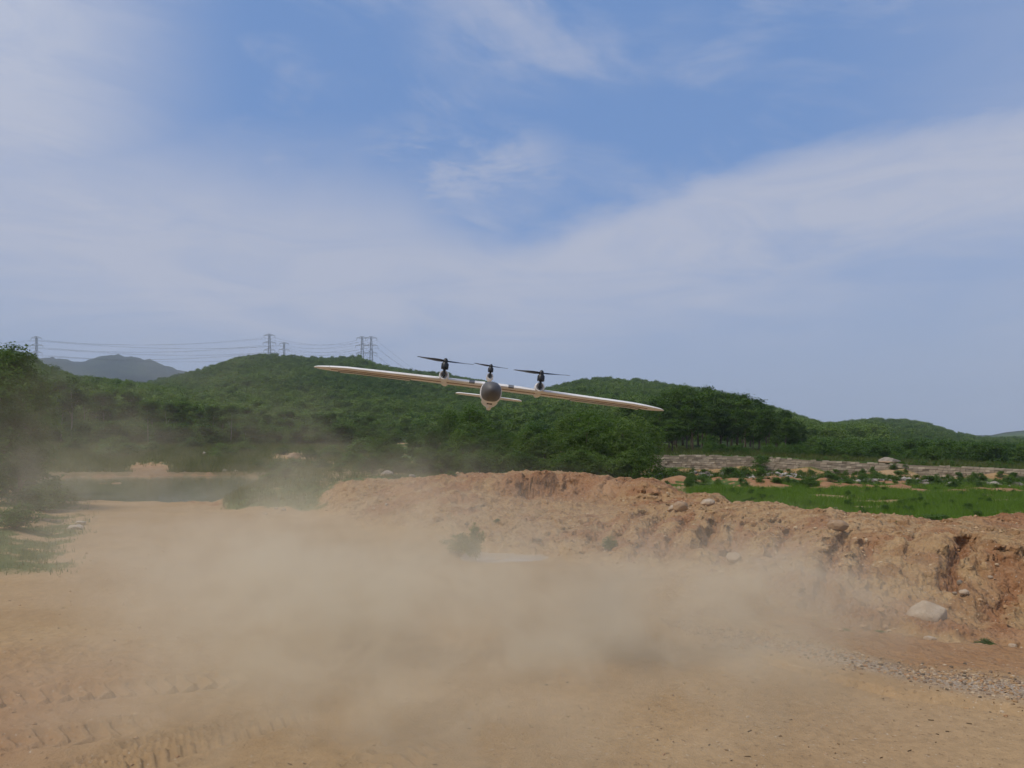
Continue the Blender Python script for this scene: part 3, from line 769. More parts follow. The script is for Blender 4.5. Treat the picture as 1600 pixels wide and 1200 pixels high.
wood('right_hill_wood', P3, S3*.70, 'wood covering the rounded hill behind the right wing and dark grove')
P4, S4 = wood_points(13000, 1180, 1900, 165, 560, 4, rows=6)
wood('far_right_wood', P4, S4*np.clip(P4[:, 1]/420, .4, .75), 'wood covering the low hill at the right behind the stone wall')

# ------------------------------------------------------------------ shrubs
uniq_hill = dict(uniq)
def put_shrub(u, Y, hpx, name, label, group=None, wide=1.0, mat=None, cat='shrub'):
    x = PX(u, Y); z = H1(x, Y); s = hpx/F*Y
    return place(rnd.choice(SHRUB), name, (x, Y, z-.03), s*wide, label, cat, group, names=('foliage', 'stem'), sz=s)
for k in range(30):
    u = 1255 + k*12 + rnd.uniform(-5, 5); Y = rnd.uniform(58, 80)
    put_shrub(u, Y, rnd.uniform(12, 22), 'green_shrub', 'light green shrub in the line between the stone wall and the right hill', 'shrubs above the right part of the wall', 1.4)
for k in range(16):
    u = 1105 + k*10.5 + rnd.uniform(-4, 4)
    put_shrub(u, rnd.uniform(58, 63), rnd.uniform(8, 20), 'green_shrub', 'small pale weed bush on the terrace at the foot of the dark grove', 'weeds on the terrace under the grove', .9)
fs = [(1095,46,.0),(1115,50,0),(1135,51,0),(1150,48,0),(1160,52,0),(1190,47,0),(1215,45,0),(1240,46,0),(1262,44,0),(1290,50,0),(1300,46,0),(1320,49,0),(1330,45,0),
      (1350,49,0),(1370,50,0),(1395,47,0),(1430,44,0),(1455,46,0),(1475,46,0),(1490,43,0),(1510,45,0),(1540,44,0),(1560,45,0),(1580,44,0),(1600,45,0),(1070,50,0),(1050,48,0),(1030,50,0),(1408,49,0),(1525,43,0)]
for u, Y, _ in fs:
    put_shrub(u + rnd.uniform(-4, 4), Y, rnd.uniform(8, 17), 'green_shrub', 'dark green shrub among the rubble below the stone wall', 'shrubs among the rubble below the wall', 1.5)
put_shrub(1190, 53.6, 27, 'green_shrub', 'bright green rounded bush growing up against the middle of the stone wall', None, 1.1)
put_shrub(1106, 60, 30, 'green_shrub', 'yellow green upright bush on the terrace in front of the grove', None, .8)
put_shrub(1448, 22.5, 26, 'green_shrub', 'dark leafy plant clump at the near edge of the green field', None, 1.8)
put_shrub(1465, 24.5, 18, 'green_shrub', 'low dark leafy plant just behind the clump at the field edge', None, 1.8)
put_shrub(744, 10.55, 62, 'green_weed', 'tall green weed rising out of the dust at the puddle end', None, .42, cat='weed')
put_shrub(716, 11.1, 36, 'green_weed', 'dusty olive bush in the haze left of the tall weed', None, 1.5, cat='weed')
put_shrub(776, 13.3, 10, 'green_weed', 'tiny green weed on the bank above the puddle', None, 1.0, cat='weed')
put_shrub(948, 11.2, 22, 'green_weed', 'faint green weed in the dust on the lower bank slope', None, 1.3, cat='weed')
put_shrub(1538, 6.15, 14, 'green_weed', 'bright green weed at the foot of the right bank below the boulder', None, 2.0, cat='weed')
put_shrub(1375, 6.45, 9, 'green_weed', 'small green weed patch below and left of the big boulder', None, 2.0, cat='weed')
put_shrub(1322, 6.6, 11, 'green_weed', 'small olive weed at the bank foot beside the dust', None, 2.0, cat='weed')
put_shrub(1382, 7.0, 12, 'green_weed', 'grey green weed tuft just left of the big boulder', None, 2.2, cat='weed')
put_shrub(1404, 9.6, 8, 'green_weed', 'tiny green sprout on the crest of the right bank', None, 1.3, cat='weed')
put_shrub(620, 19.0, 8, 'green_weed', 'low green weed on the bank crest below the drone left wing', None, 2.4, cat='weed')
put_shrub(705, 17.2, 9, 'green_weed', 'small green weed on the bank crest left of the red scarp', None, 1.6, cat='weed')
for k, (u, Y, hp) in enumerate([(180,62,26),(165,58,18),(205,60,20),(240,66,16),(350,62,18),(300,70,18),(420,30,14),(445,26,16),(465,34,18),(430,44,16),(400,48,12),(500,40,16),(530,36,14),(480,55,18),(545,48,20),(120,66,18),(380,66,16),(440,62,14),(340,58,12),(520,60,18),(590,60,26),(570,66,24)]):
    put_shrub(u, Y, hp*1.1, 'meadow_shrub', 'low green bush on the grassy ground around the pond', 'bushes on the meadow around the pond', 1.7)
for k, (u, Y, hp) in enumerate([(40,15.2,46),(62,17,44),(20,13,40),(75,19.5,40),(95,22,26),(48,20,60)]):
    put_shrub(u, Y, hp, 'verge_shrub', 'dusty olive bush under the trees at the left road edge', 'bushes under the left trees', 1.4)

uniq_s = {}
for o in COL.objects:
    if o.name.startswith('foliage') and o.data in [p[0] for p in SHRUB]: uniq_s.setdefault(o.data.name, o)
P5, S5 = wood_points(1500, -120, 620, 78, 118, 6)
wood('meadow_scrub', P5 + np.array([0, 0, .2]), S5*1.9, 'low green scrub at the foot of the left hills', uniq_s)
P6, S6 = wood_points(300, 1040, 1700, 44, 54, 8, smin=.35, smax=.75)
P7, S7 = wood_points(150, 1080, 1750, 22, 43, 10, smin=.2, smax=.5)
wood('field_weeds', P7 + np.array([0, 0, .28]), S7*.75, 'leafy weeds growing among the bright field grass', uniq_s)
P8, S8 = wood_points(1300, 1235, 1900, 58, 175, 13, smin=.7, smax=1.5)
wood('terrace_scrub', P8 + np.array([0, 0, .2]), S8*1.25, 'bright low scrub between the stone wall and the right hill', uniq_s)
wood('rubble_scrub', P6 + np.array([0, 0, .25]), S6*.8, 'low weeds growing through the rubble below the stone wall', uniq_s)
# ------------------------------------------------------------------ grass
def grass_obj(name, n, sampler, hmin, hmax, wid, mat, seed, label):
    rng = np.random.default_rng(seed)
    x, y = sampler(rng, n); z = height(x, y); ga, ra, va = zones(x, y, z)
    keep = (rng.uniform(0, 1, len(x))*.75 + .22 < ga) & (poly_sd(x, y, POND) > .3); x, y, z = x[keep], y[keep], z[keep]; n = len(x)
    cl = .6 + .8*sstep(fbm(x*.8, y*.8, 3, seed+3), -.4, .4)
    hh = rng.uniform(hmin, hmax, n)*cl; a = rng.uniform(0, 2*np.pi, n); ln = rng.uniform(.1, .7, n)*hh; b = rng.uniform(0, 2*np.pi, n)
    w = wid*rng.uniform(.6, 1.3, n)
    p0 = np.stack([x - np.cos(a)*w, y - np.sin(a)*w, z-.01], -1); p1 = np.stack([x + np.cos(a)*w, y + np.sin(a)*w, z-.01], -1)
    p2 = np.stack([x + np.cos(b)*ln, y + np.sin(b)*ln, z + hh], -1)
    v = np.stack([p0, p1, p2], 1).reshape(-1, 3); f = np.arange(3*n).reshape(n, 3)
    tone = np.repeat(np.clip(rng.normal(.5, .2, n) + .5*fbm(x*.5, y*.5, 2, 4), 0, 1), 3)
    return tag(link(name, np_mesh(name, v, f, LEAF[mat], False, {'tone': tone})), label, None, None, 'stuff')
def samp(u0, u1, Y0, Y1):
    def s(rng, n):
        Y = np.sqrt(rng.uniform(Y0**2, Y1**2, n)); return PX(rng.uniform(u0, u1, n), Y), Y
    return s
grass_obj('field_grass', 200000, samp(1040, 1900, 16, 45), .10, .26, .012, 'grass', 101, 'bright green grass covering the field behind the right bank')
grass_obj('meadow_grass', 150000, samp(-200, 620, 44, 90), .15, .40, .03, 'dry', 102, 'olive green meadow grass behind the pond')
grass_obj('bank_grass', 60000, samp(330, 760, 17.5, 44), .06, .18, .010, 'dry', 103, 'patchy grass on the bank between the pond and the red earth')
grass_obj('verge_grass', 70000, samp(-250, 215, 8.3, 26), .02, .09, .006, 'dry', 104, 'dusty grass on the left road verge')
grass_obj('terrace_grass', 70000, samp(960, 1900, 49, 75), .15, .35, .025, 'dry', 105, 'rough grass on the terrace above the stone wall')

# ------------------------------------------------------------------ stones
def stone_material(name, a, b_, sc_=8):
    m, g, b = bsdf_mat(name, a, .9, spec=.15)
    tcx = g.new('ShaderNodeNewGeometry').outputs['Position']
    n = g.noise(tcx, sc_, 6, .65); n2_ = g.noise(tcx, sc_*5, 4, .6)
    col = g.mixc(g.rng(n, .35, .65), c4(*a), c4(*b_)); col = g.mixc(g.rng(n2_, .55, .75, 0, .5), col, c4(.14,.11,.085))
    oz = g.new('ShaderNodeSeparateXYZ', i_0=g.new('ShaderNodeTexCoord').outputs['Object']).outputs[2]
    dirt = g.rng(g.math('ADD', oz, g.math('MULTIPLY', g.math('SUBTRACT', n, .5), .22)), -.05, .05, .85, .08)
    col = g.mixc(dirt, col, c4(.33,.20,.10))
    g.set(b.inputs['Base Color'], col)
    bump = g.new('ShaderNodeBump', i_Strength=.7, i_Distance=.014); g.set(bump.inputs['Height'], g.math('ADD', n, n2_)); g.set(b.inputs['Normal'], bump.outputs[0])
    return m
SM = {'pale': stone_material('pale_stone', (.50,.42,.32), (.36,.28,.20)), 'grey': stone_material('grey_stone', (.33,.285,.235), (.21,.18,.145)),
      'brown': stone_material('brown_stone', (.36,.25,.16), (.27,.18,.11)), 'orange': stone_material('orange_stone', (.52,.30,.13), (.42,.24,.11)),
      'white': stone_material('white_stone', (.52,.46,.38), (.40,.34,.27))}
def ico_arrays(sub):
    bm = bmesh.new(); bmesh.ops.create_icosphere(bm, subdivisions=sub, radius=1.0)
    v = np.array([p.co for p in bm.verts]); f = np.array([[q.index for q in p.verts] for p in bm.faces]); bm.free(); return v, f
ICO = {k: ico_arrays(k) for k in (1, 2, 4)}
def rock_verts(rng, sub, cuts=14, rough=.09):
    v, f = ICO[sub]; v = v.copy()
    for _ in range(cuts):                     # facets: flatten against random planes
        n = rng.normal(size=3); n /= np.linalg.norm(n); d = rng.uniform(.62, .93); t = v @ n; m = t > d
        v[m] -= np.outer((t[m]-d)*.85, n)
    if sub > 2:
        v *= (1 + rough*fbm(v[:, 0]*2.3+v[:, 2]+rng.uniform(0, 50), v[:, 1]*2.3+v[:, 2]*1.7, 4, 3))[:, None]
    return v, f
def rock(name, u, Y, wpx, label, mat='grey', hr=.6, dr=.8, group=None, sink=.22, seed=None, cat='stone', rz=None, dz=0.0):
    rng = np.random.default_rng(seed if seed is not None else int(u*7+Y*13))
    v, f = rock_verts(rng, 4 if wpx > 9 else 2)
    w = wpx/F*Y/2; v = v*np.array([w, w*dr, w*hr])
    a = rng.uniform(-.4, .4) if rz is None else rz; v = v @ np.array([[math.cos(a), math.sin(a), 0], [-math.sin(a), math.cos(a), 0], [0, 0, 1]])
    x = PX(u, Y); z = H1(x, Y); Y = Y + float(bank_shift(np.array([x]), np.array([float(Y)]), np.array([z]))[0])
    me = np_mesh(name, v, f, SM[mat], True)
    o = link(name, me, None, (x, Y, z + w*hr*(1-2*sink) + dz)); return tag(o, label, cat, group)
rock('boulder', 1440, 6.80, 60, 'big pale boulder at the foot of the right bank', 'pale', .92, .8, sink=.40, seed=6, cat='boulder')
rock('stone', 1452, 6.22, 20, 'pale oblong stone just below the big boulder', 'white', .42, .7)
rock('stone', 1580, 6.05, 13, 'small pinkish stone at the right bank foot near the right edge', 'pale', .6)
rock('stone', 1305, 8.95, 32, 'brown rounded rock perched on the right bank crest', 'brown', .55, .9, cat='rock')
rock('stone', 117, 14.0, 27, 'flat whitish rock on the left road verge', 'white', .38, .8, cat='rock')
rock('stone', 126, 14.9, 17, 'smaller pale rock right behind the flat verge rock', 'white', .5)
rock('grey_boulder', 605, 24, 22, 'grey boulder on the grass behind the bank crest left of the trees', 'grey', .62, cat='boulder', dz=.25)
rock('stone', 644, 24, 11, 'small grey stone right of the grey boulder behind the bank', 'grey', .9, dz=.25)
rock('stone', 352, 44.5, 9, 'left pale stone of the shore pair at the far side of the pond', 'white', .7)
rock('stone', 368, 44.5, 8, 'right pale stone of the shore pair at the far side of the pond', 'white', .6)
rock('stone', 320, 62, 9, 'lone pale stone on the meadow behind the pond', 'white', .8)
rock('stone', 443, 17.6, 9, 'roundest pale stone at the left bank foot', 'pale', .8)
rock('stone', 431, 17.9, 7, 'small white stone above left of the roundest bank foot stone', 'white', .7)
rock('stone', 415, 17.0, 9, 'flat white stone lowest in the group at the left bank foot', 'white', .4)
rock('stone', 586, 15.7, 6, 'left one of two white specks of stone on the dusty bank', 'white', .7)
rock('stone', 605, 15.7, 6, 'right one of two white specks of stone on the dusty bank', 'white', .7)
rock('earth_clod', 1062, 12.6, 30, 'big rounded tan clod on the bank shoulder below the red ridge', 'brown', .6, .8, cat='clod')
rock('earth_clod', 1100, 13.2, 26, 'tan clod right of the big rounded clod on the bank shoulder', 'pale', .55, .8, cat='clod')
rock('earth_clod', 1048, 13.2, 18, 'small tan clod left of the big rounded clod', 'pale', .6, cat='clod')
rock('stone', 1311, 7.75, 12, 'orange stone on the face of the right bank', 'orange', .6)
rock('stone', 1371, 6.78, 14, 'orange stone left of the big boulder', 'orange', .6)
rock('stone', 1145, 8.9, 24, 'pale square block half hidden by dust at the bank foot', 'pale', .8)
rock('stone', 1500, 7.1, 15, 'grey brown stone right of the big boulder in the gully', 'pale', .7)
rock('stone', 1489, 7.15, 9, 'small grey stone between the boulder and the gully', 'grey', .7)
rock('stone', 1493, 7.4, 12, 'dark grey stone wedged in the gully above the boulder', 'grey', .8)
rock('stone', 1545, 7.4, 9, 'pale stone on the bank face near the right edge', 'pale', .7)
rock('stone', 1305, 30, 12, 'small pale stone in the green field', 'pale', .5)
rock('rock_heap', 1390, 53.5, 34, 'grey rock heap on top of the right part of the stone wall', 'grey', .42, .8, cat='rock heap', sink=.3)
rock('rock_heap', 460, 55, 26, 'earth heap on the meadow above the pond', 'brown', .55, cat='earth heap')

def stones_stuff(name, n, sampler, smin, smax, mat, seed, label, sub=1, power=3.0, keepf=None):
    rng = np.random.default_rng(seed); x, y = sampler(rng, n)
    if keepf is not None:
        k = keepf(x, y, rng); x, y = x[k], y[k]; n = len(x)
    z = height(x, y); y = y + bank_shift(x, y, z); s = smin + (smax-smin)*rng.uniform(0, 1, n)**power
    forms = [rock_verts(rng, sub, 6) for _ in range(12)]; V = []; Fs = []; b = 0; T = []
    for i in range(n):
        v, f = forms[i % 12]; a = rng.uniform(0, 6.28); ca, sa = math.cos(a), math.sin(a)
        q = v*np.array([s[i], s[i]*rng.uniform(.55, 1), s[i]*rng.uniform(.4, .8)])
        q = np.stack([q[:, 0]*ca - q[:, 1]*sa + x[i], q[:, 0]*sa + q[:, 1]*ca + y[i], q[:, 2] + z[i] + s[i]*.12], -1)
        V.append(q); Fs.append(f + b); b += len(v); T.append(np.full(len(v), rng.uniform(0, 1)))
    me = np_mesh(name, np.concatenate(V), np.concatenate(Fs), mat, False, {'tone': np.concatenate(T)})
    return tag(link(name, me), label, None, None, 'stuff')
def tone_stone(name, cols):
    m, g, b = bsdf_mat(name, cols[0], .9, spec=.15)
    tone = g.new('ShaderNodeAttribute', attribute_name='tone').outputs['Fac']
    cr = g.new('ShaderNodeValToRGB'); cr.color_ramp.interpolation = 'CONSTANT'
    el = cr.color_ramp.elements
    while len(el) < len(cols): el.new(.5)
    for i, c in enumerate(cols): el[i].position = i/len(cols); el[i].color = c4(*c)
    g.set(cr.inputs[0], tone); g.set(b.inputs['Base Color'], cr.outputs[0]); return m
gm = tone_stone('mixed_gravel', [(.36,.24,.14),(.20,.14,.095),(.40,.29,.18),(.33,.18,.09),(.27,.20,.14),(.44,.34,.23),(.34,.22,.12),(.12,.09,.06),(.36,.23,.12),(.30,.19,.10)])
cm_ = tone_stone('dry_clods', [(.42,.27,.15),(.37,.22,.11),(.44,.30,.17),(.31,.18,.09),(.46,.34,.21)])
def strip(rng, n):
    x = rng.uniform(1.4, 4.2, n); e = np.interp(x, [2.0, 2.46, 2.9, 3.2, 3.6], [5.9, 5.4, 4.86, 4.71, 4.5]); e = np.where(x < 2.0, 5.9+(2.0-x)*1.1, e)
    return x, e + .26 + rng.normal(0, .20, n)
stones_stuff('roadside_gravel', 8500, strip, .003, .019, gm, 201, 'strip of mixed loose gravel along the right road edge', keepf=lambda x, y, r: fbm(x*2.2, y*2.2, 2, 5) + r.uniform(-.5, .5, len(x)) > -.1)
def on_bank(x, y, r):
    u = 800 + F*x/y; b = interp(u, BASE); c = interp(u, CREST)
    return (y > b*1.0) & (y < c) & (u > 480) & (fbm(x*.9, y*.9, 3, 15) + r.uniform(-.4, .4, len(x)) > -.05)
stones_stuff('bank_rubble', 15000, samp(480, 1800, 6, 19), .004, .040, cm_, 202, 'loose clods and crumbs of earth on the bank', power=5, keepf=on_bank)
stones_stuff('bank_pebbles', 1300, samp(480, 1800, 6, 19), .004, .022, gm, 203, 'small mixed pebbles strewn on the bank', power=3, keepf=on_bank)
stones_stuff('road_pebbles', 2200, samp(-500, 1900, 2.6, 23), .002, .014, gm, 204, 'sparse tiny pebbles on the dusty road')
stones_stuff('road_crumbs', 900, samp(-500, 330, 3.3, 12), .004, .020, cm_, 205, 'crumbs of soil on the left side of the road')
stones_stuff('wall_foot_rubble', 900, lambda r, n: (lambda u: (PX(u, interp(u, [(1020,54),(1200,52.6),(1300,51),(1450,48.6),(1600,45.8),(1800,43)])-r.uniform(0, 3, n)), interp(u, [(1020,54),(1200,52.6),(1300,51),(1450,48.6),(1600,45.8),(1800,43)])-r.uniform(0, 3, n)))(r.uniform(1020, 1750, n)), .06, .28, tone_stone('wall_rubble', [(.30,.27,.23),(.19,.17,.145),(.38,.34,.29),(.24,.21,.17),(.14,.12,.10)]), 206, 'grey rubble stones piled below the stone wall', power=1.5)

def litter():
    rng = np.random.default_rng(77); n = 420
    Y = 3.4 + 6*rng.uniform(0, 1, n)**1.6; u = np.where(rng.uniform(0, 1, n) < .6, rng.uniform(1000, 1750, n), rng.uniform(-300, 1000, n)); x = PX(u, Y)
    k = (Y < interp(u, BASE)) & (fbm(x*1.2, Y*1.2, 2, 78) > -.25); x, Y = x[k], Y[k]; n = len(x); z = height(x, Y)
    L = .003 + .014*rng.uniform(0, 1, n)**2; a = rng.normal(0, .7, n); w = rng.uniform(.0008, .002, n); V = []
    c, s_ = np.cos(a), np.sin(a)
    for ex, ey, ez in ((-1,-1,.001),(1,-1,.002),(1,1,.002),(-1,1,.001),(-1,-1,.005),(1,-1,.007),(1,1,.007),(-1,1,.005)):
        V.append(np.stack([x + c*ex*L - s_*ey*w, Y + s_*ex*L + c*ey*w, z + ez], -1))
    V = np.stack(V, 1).reshape(-1, 3); q = np.array([(0,3,2,1),(4,5,6,7),(0,1,5,4),(1,2,6,5),(2,3,7,6),(3,0,4,7)])
    f = (np.arange(n)[:, None, None]*8 + q[None]).reshape(-1, 4)
    tag(link('road_litter', np_mesh('road_litter', V, f, tone_stone('dry_litter', [(.13,.08,.04),(.20,.13,.07),(.09,.06,.035)]), False, {'tone': np.repeat(rng.uniform(0, 1, n), 8)})), 'dark bits of straw and twig scattered over the road', None, None, 'stuff')
litter()

# ------------------------------------------------------------------ stone retaining wall
def wall_material():
    m, g, b = bsdf_mat('block_wall', (.4,.33,.26), .92, spec=.1)
    tcx = g.new('ShaderNodeAttribute', attribute_name='tone').outputs['Fac']
    P = g.new('ShaderNodeNewGeometry').outputs['Position']
    col = g.mixc(tcx, c4(.22,.175,.125), c4(.50,.41,.30)); n = g.noise(P, 3.0, 5, .6)
    col = g.mixc(g.rng(n, .52, .78, 0, .5), col, c4(.13,.12,.07)); g.set(b.inputs['Base Color'], col); return m
def retaining_wall():
    rng = np.random.default_rng(9); wl = [(930,57.0),(1010,56.1),(1100,55.5),(1200,54.5),(1300,53),(1450,50.5),(1600,47.5),(1900,43.5)]
    top = [(930,.66),(1010,.66),(1100,.68),(1200,.58),(1300,.30),(1450,.10),(1600,-.08),(1900,-.18)]
    pts = np.array([(PX(u, Y), Y) for u, Y in wl]); seg = np.hypot(*np.diff(pts, axis=0).T); cum = np.concatenate([[0], np.cumsum(seg)])
    us = [w[0] for w in wl]
    V = []; Fq = []; T = []; b = 0; L = cum[-1]; ch = .155
    for c in range(10):
        s = -rng.uniform(0, .3)
        while s < L:
            w = rng.uniform(.24, .46); sm = min(max(s+w/2, 0), L-.01)
            x = np.interp(sm, cum, pts[:, 0]); y = np.interp(sm, cum, pts[:, 1]); u = np.interp(sm, cum, us)
            zt = interp(u, top); z = zt - (c+.5)*ch
            k = min(int(np.searchsorted(cum, sm))-1, len(seg)-1); d = (pts[k+1]-pts[k])/seg[k]
            if rng.uniform() > (.25 if c == 0 else .02):
                hx, hy, hz = (w-.02)/2, .17+rng.uniform(-.02, .02), (ch-.02)/2
                for sx, sy, szz in ((-1,-1,-1),(1,-1,-1),(1,1,-1),(-1,1,-1),(-1,-1,1),(1,-1,1),(1,1,1),(-1,1,1)):
                    j = rng.normal(0, .008, 3)
                    V.append((x + d[0]*sx*hx - d[1]*sy*hy + j[0], y + d[1]*sx*hx + d[0]*sy*hy + j[1], z + szz*hz + j[2])); T.append(0)
                t = float(np.clip(rng.normal(.5, .25), 0, 1)); T[-8:] = [t]*8
                for q in ((0,3,2,1),(4,5,6,7),(0,1,5,4),(1,2,6,5),(2,3,7,6),(3,0,4,7)): Fq.append([b+i for i in q])
                b += 8
            s += w
    # mortar core behind the blocks
    n = 60; S = np.linspace(0, L, n)
    x = np.interp(S, cum, pts[:, 0]); y = np.interp(S, cum, pts[:, 1]); zt = interp(np.interp(S, cum, us), top)
    for i in range(n):
        for (oy, oz) in ((-.12, -1.7), (.2, -1.7), (.2, -.07), (-.12, -.07)): V.append((x[i], y[i]+oy, zt[i]+oz)); T.append(.1)
    for i in range(n-1):
        for j in range(4): k = (j+1) % 4; Fq.append([b+i*4+j, b+i*4+k, b+(i+1)*4+k, b+(i+1)*4+j])
    o = link('stone_wall', np_mesh('stone_wall', V, Fq, wall_material(), False, {'tone': T}))
    tag(o, 'long low retaining wall of pale stone blocks behind the green field', 'wall')
retaining_wall()

# ------------------------------------------------------------------ small building at the right edge
def building():
    white, _, _ = bsdf_mat('white_plaster', (.72,.74,.76), .8); blue, _, _ = bsdf_mat('blue_sheet_roof', (.13,.22,.30), .5); dk, _, _ = bsdf_mat('dark_opening', (.03,.035,.04), .4)
    Y = 84; x = PX(1597, Y); z = H1(x, Y); e = empty('small_house', (x, Y, z), 'small white house with blue grey roof at the far right edge', 'house')
    zt = PZ(722, Y) - z
    MB().box((0, 0, zt/2-.2), (2.2, 2.6, zt+.4)).build('wall', white, e, False)
    mb = MB(); 
    mb.loft([[(-1.35, -1.6, zt+.02), (1.35, -1.6, zt+.02), (1.35, -1.6, zt+.1), (0, -1.6, zt+.45), (-1.35, -1.6, zt+.1)], [(-1.35, 1.6, zt+.02), (1.35, 1.6, zt+.02), (1.35, 1.6, zt+.1), (0, 1.6, zt+.45), (-1.35, 1.6, zt+.1)]]).build('roof', blue, e, False)
    MB().box((-.4, -1.31, zt*.5), (.45, .06, zt*.45)).build('window', dk, e, False)
    MB().box((.5, -1.31, zt*.42), (.5, .06, zt*.75)).build('door', blue, e, False)
building()

# ------------------------------------------------------------------ pylons and cables
steel, _, _ = bsdf_mat('galvanised_steel', (.20,.21,.23), .55, .3)
def pylon(u, vtop, Y, label, arms=3, wtop=1.0):
    x = PX(u, Y); z0 = H1(x, Y); zt = PZ(vtop, Y); Hh = zt - z0
    e = empty('lattice_pylon', (x, Y, z0), label, 'pylon', 'power line pylons on the left hills')
    def hw(z): return .55 + 2.6*max(0, (1 - z/Hh))**1.4
    b = MB(); nseg = 12; zs = [Hh*(1-(1-k/nseg)**1.25) for k in range(nseg+1)]; zs = [Hh*k/nseg for k in range(nseg+1)]
    cs = ((-1,-1),(1,-1),(1,1),(-1,1)); r = .10
    for c in cs: b.tube([(c[0]*hw(z), c[1]*hw(z), z) for z in zs], r*1.3, 4)
    for i in range(nseg):
        za, zb = zs[i], zs[i+1]
        for q in range(4):
            c, d = cs[q], cs[(q+1) % 4]
            b.tube([(c[0]*hw(za), c[1]*hw(za), za), (d[0]*hw(zb), d[1]*hw(zb), zb)], r*.7, 3)
            b.tube([(d[0]*hw(za), d[1]*hw(za), za), (c[0]*hw(zb), c[1]*hw(zb), zb)], r*.7, 3)
            b.tube([(c[0]*hw(zb), c[1]*hw(zb), zb), (d[0]*hw(zb), d[1]*hw(zb), zb)], r*.7, 3)
    b.build('lattice_body', steel, e, False)
    tips = []
    for k in range(arms):
        za = Hh - 1.2 - k*6.2; L = (4.6, 5.4, 4.8)[k % 3]*wtop
        a = MB()
        for s in (-1, 1):
            tip = (s*L, 0, za)
            for yy in (-1, 1):
                a.tube([(s*.5, yy*.5, za), tip], .12, 4); a.tube([(s*.5, yy*.5, za+1.5), tip], .10, 4)
                for t in (.35, .7): a.tube([(s*(.5+(L-.5)*t), yy*.5*(1-t), za), (s*(.5+(L-.5)*t), yy*.5*(1-t), za+1.5*(1-t))], .07, 3)
            tips.append((x + s*L, Y, z0 + za - 1.9))
        a.build('cross_arm', steel, e, False)
        for s in (-1, 1):
            MB().tube([(s*L, 0, za), (s*L, 0, za-1.9)], .14, 5).build('insulator', steel, e, False)
    return e, tips
_, T0 = pylon(57, 526, 640, 'lattice pylon above the left trees, farthest left of all')
_, T1 = pylon(421, 522, 640, 'taller pylon of the middle pair on the left ridge')
_, T2 = pylon(444, 535, 760, 'shorter pylon of the middle pair on the left ridge')
_, T3 = pylon(566, 526, 620, 'left pylon of the twin pair on the ridge knoll')
_, T4 = pylon(580, 526, 625, 'right pylon of the twin pair on the ridge knoll')
cable_m, _, _ = bsdf_mat('cable_aluminium', (.14,.15,.17), .6, .2)
def cable(pts, label, sag=5.0, group='power cables between the pylons'):
    c = []
    for a, b in zip(pts[:-1], pts[1:]):
        a, b = Vector(a), Vector(b); n = 24
        for i in range(n + (b == Vector(pts[-1]))):
            t = i/n; p = a.lerp(b, t); p.z -= 4*sag*t*(1-t); c.append(p)
    o = MB().tube(c, .055, 4).build('power_cable', cable_m, None, False); return tag(o, label, 'cable', group)
lv = ('top', 'top', 'middle', 'middle', 'lowest', 'lowest')
for k in range(6):
    w = lv[k]; sd_ = 'near' if k % 2 == 0 else 'far'
    lft = (PX(-320, 700)+k % 2*6, 700, T0[k][2]+6)
    cable([lft, T0[k], T1[k], T3[k]], f'{w} level power cable, {sd_} side, over the taller middle pylon')
    cable([T0[k], T2[k], T4[k], (PX(760, 700), 760, T4[k][2]-55)], f'{w} level power cable, {sd_} side, over the shorter middle pylon')

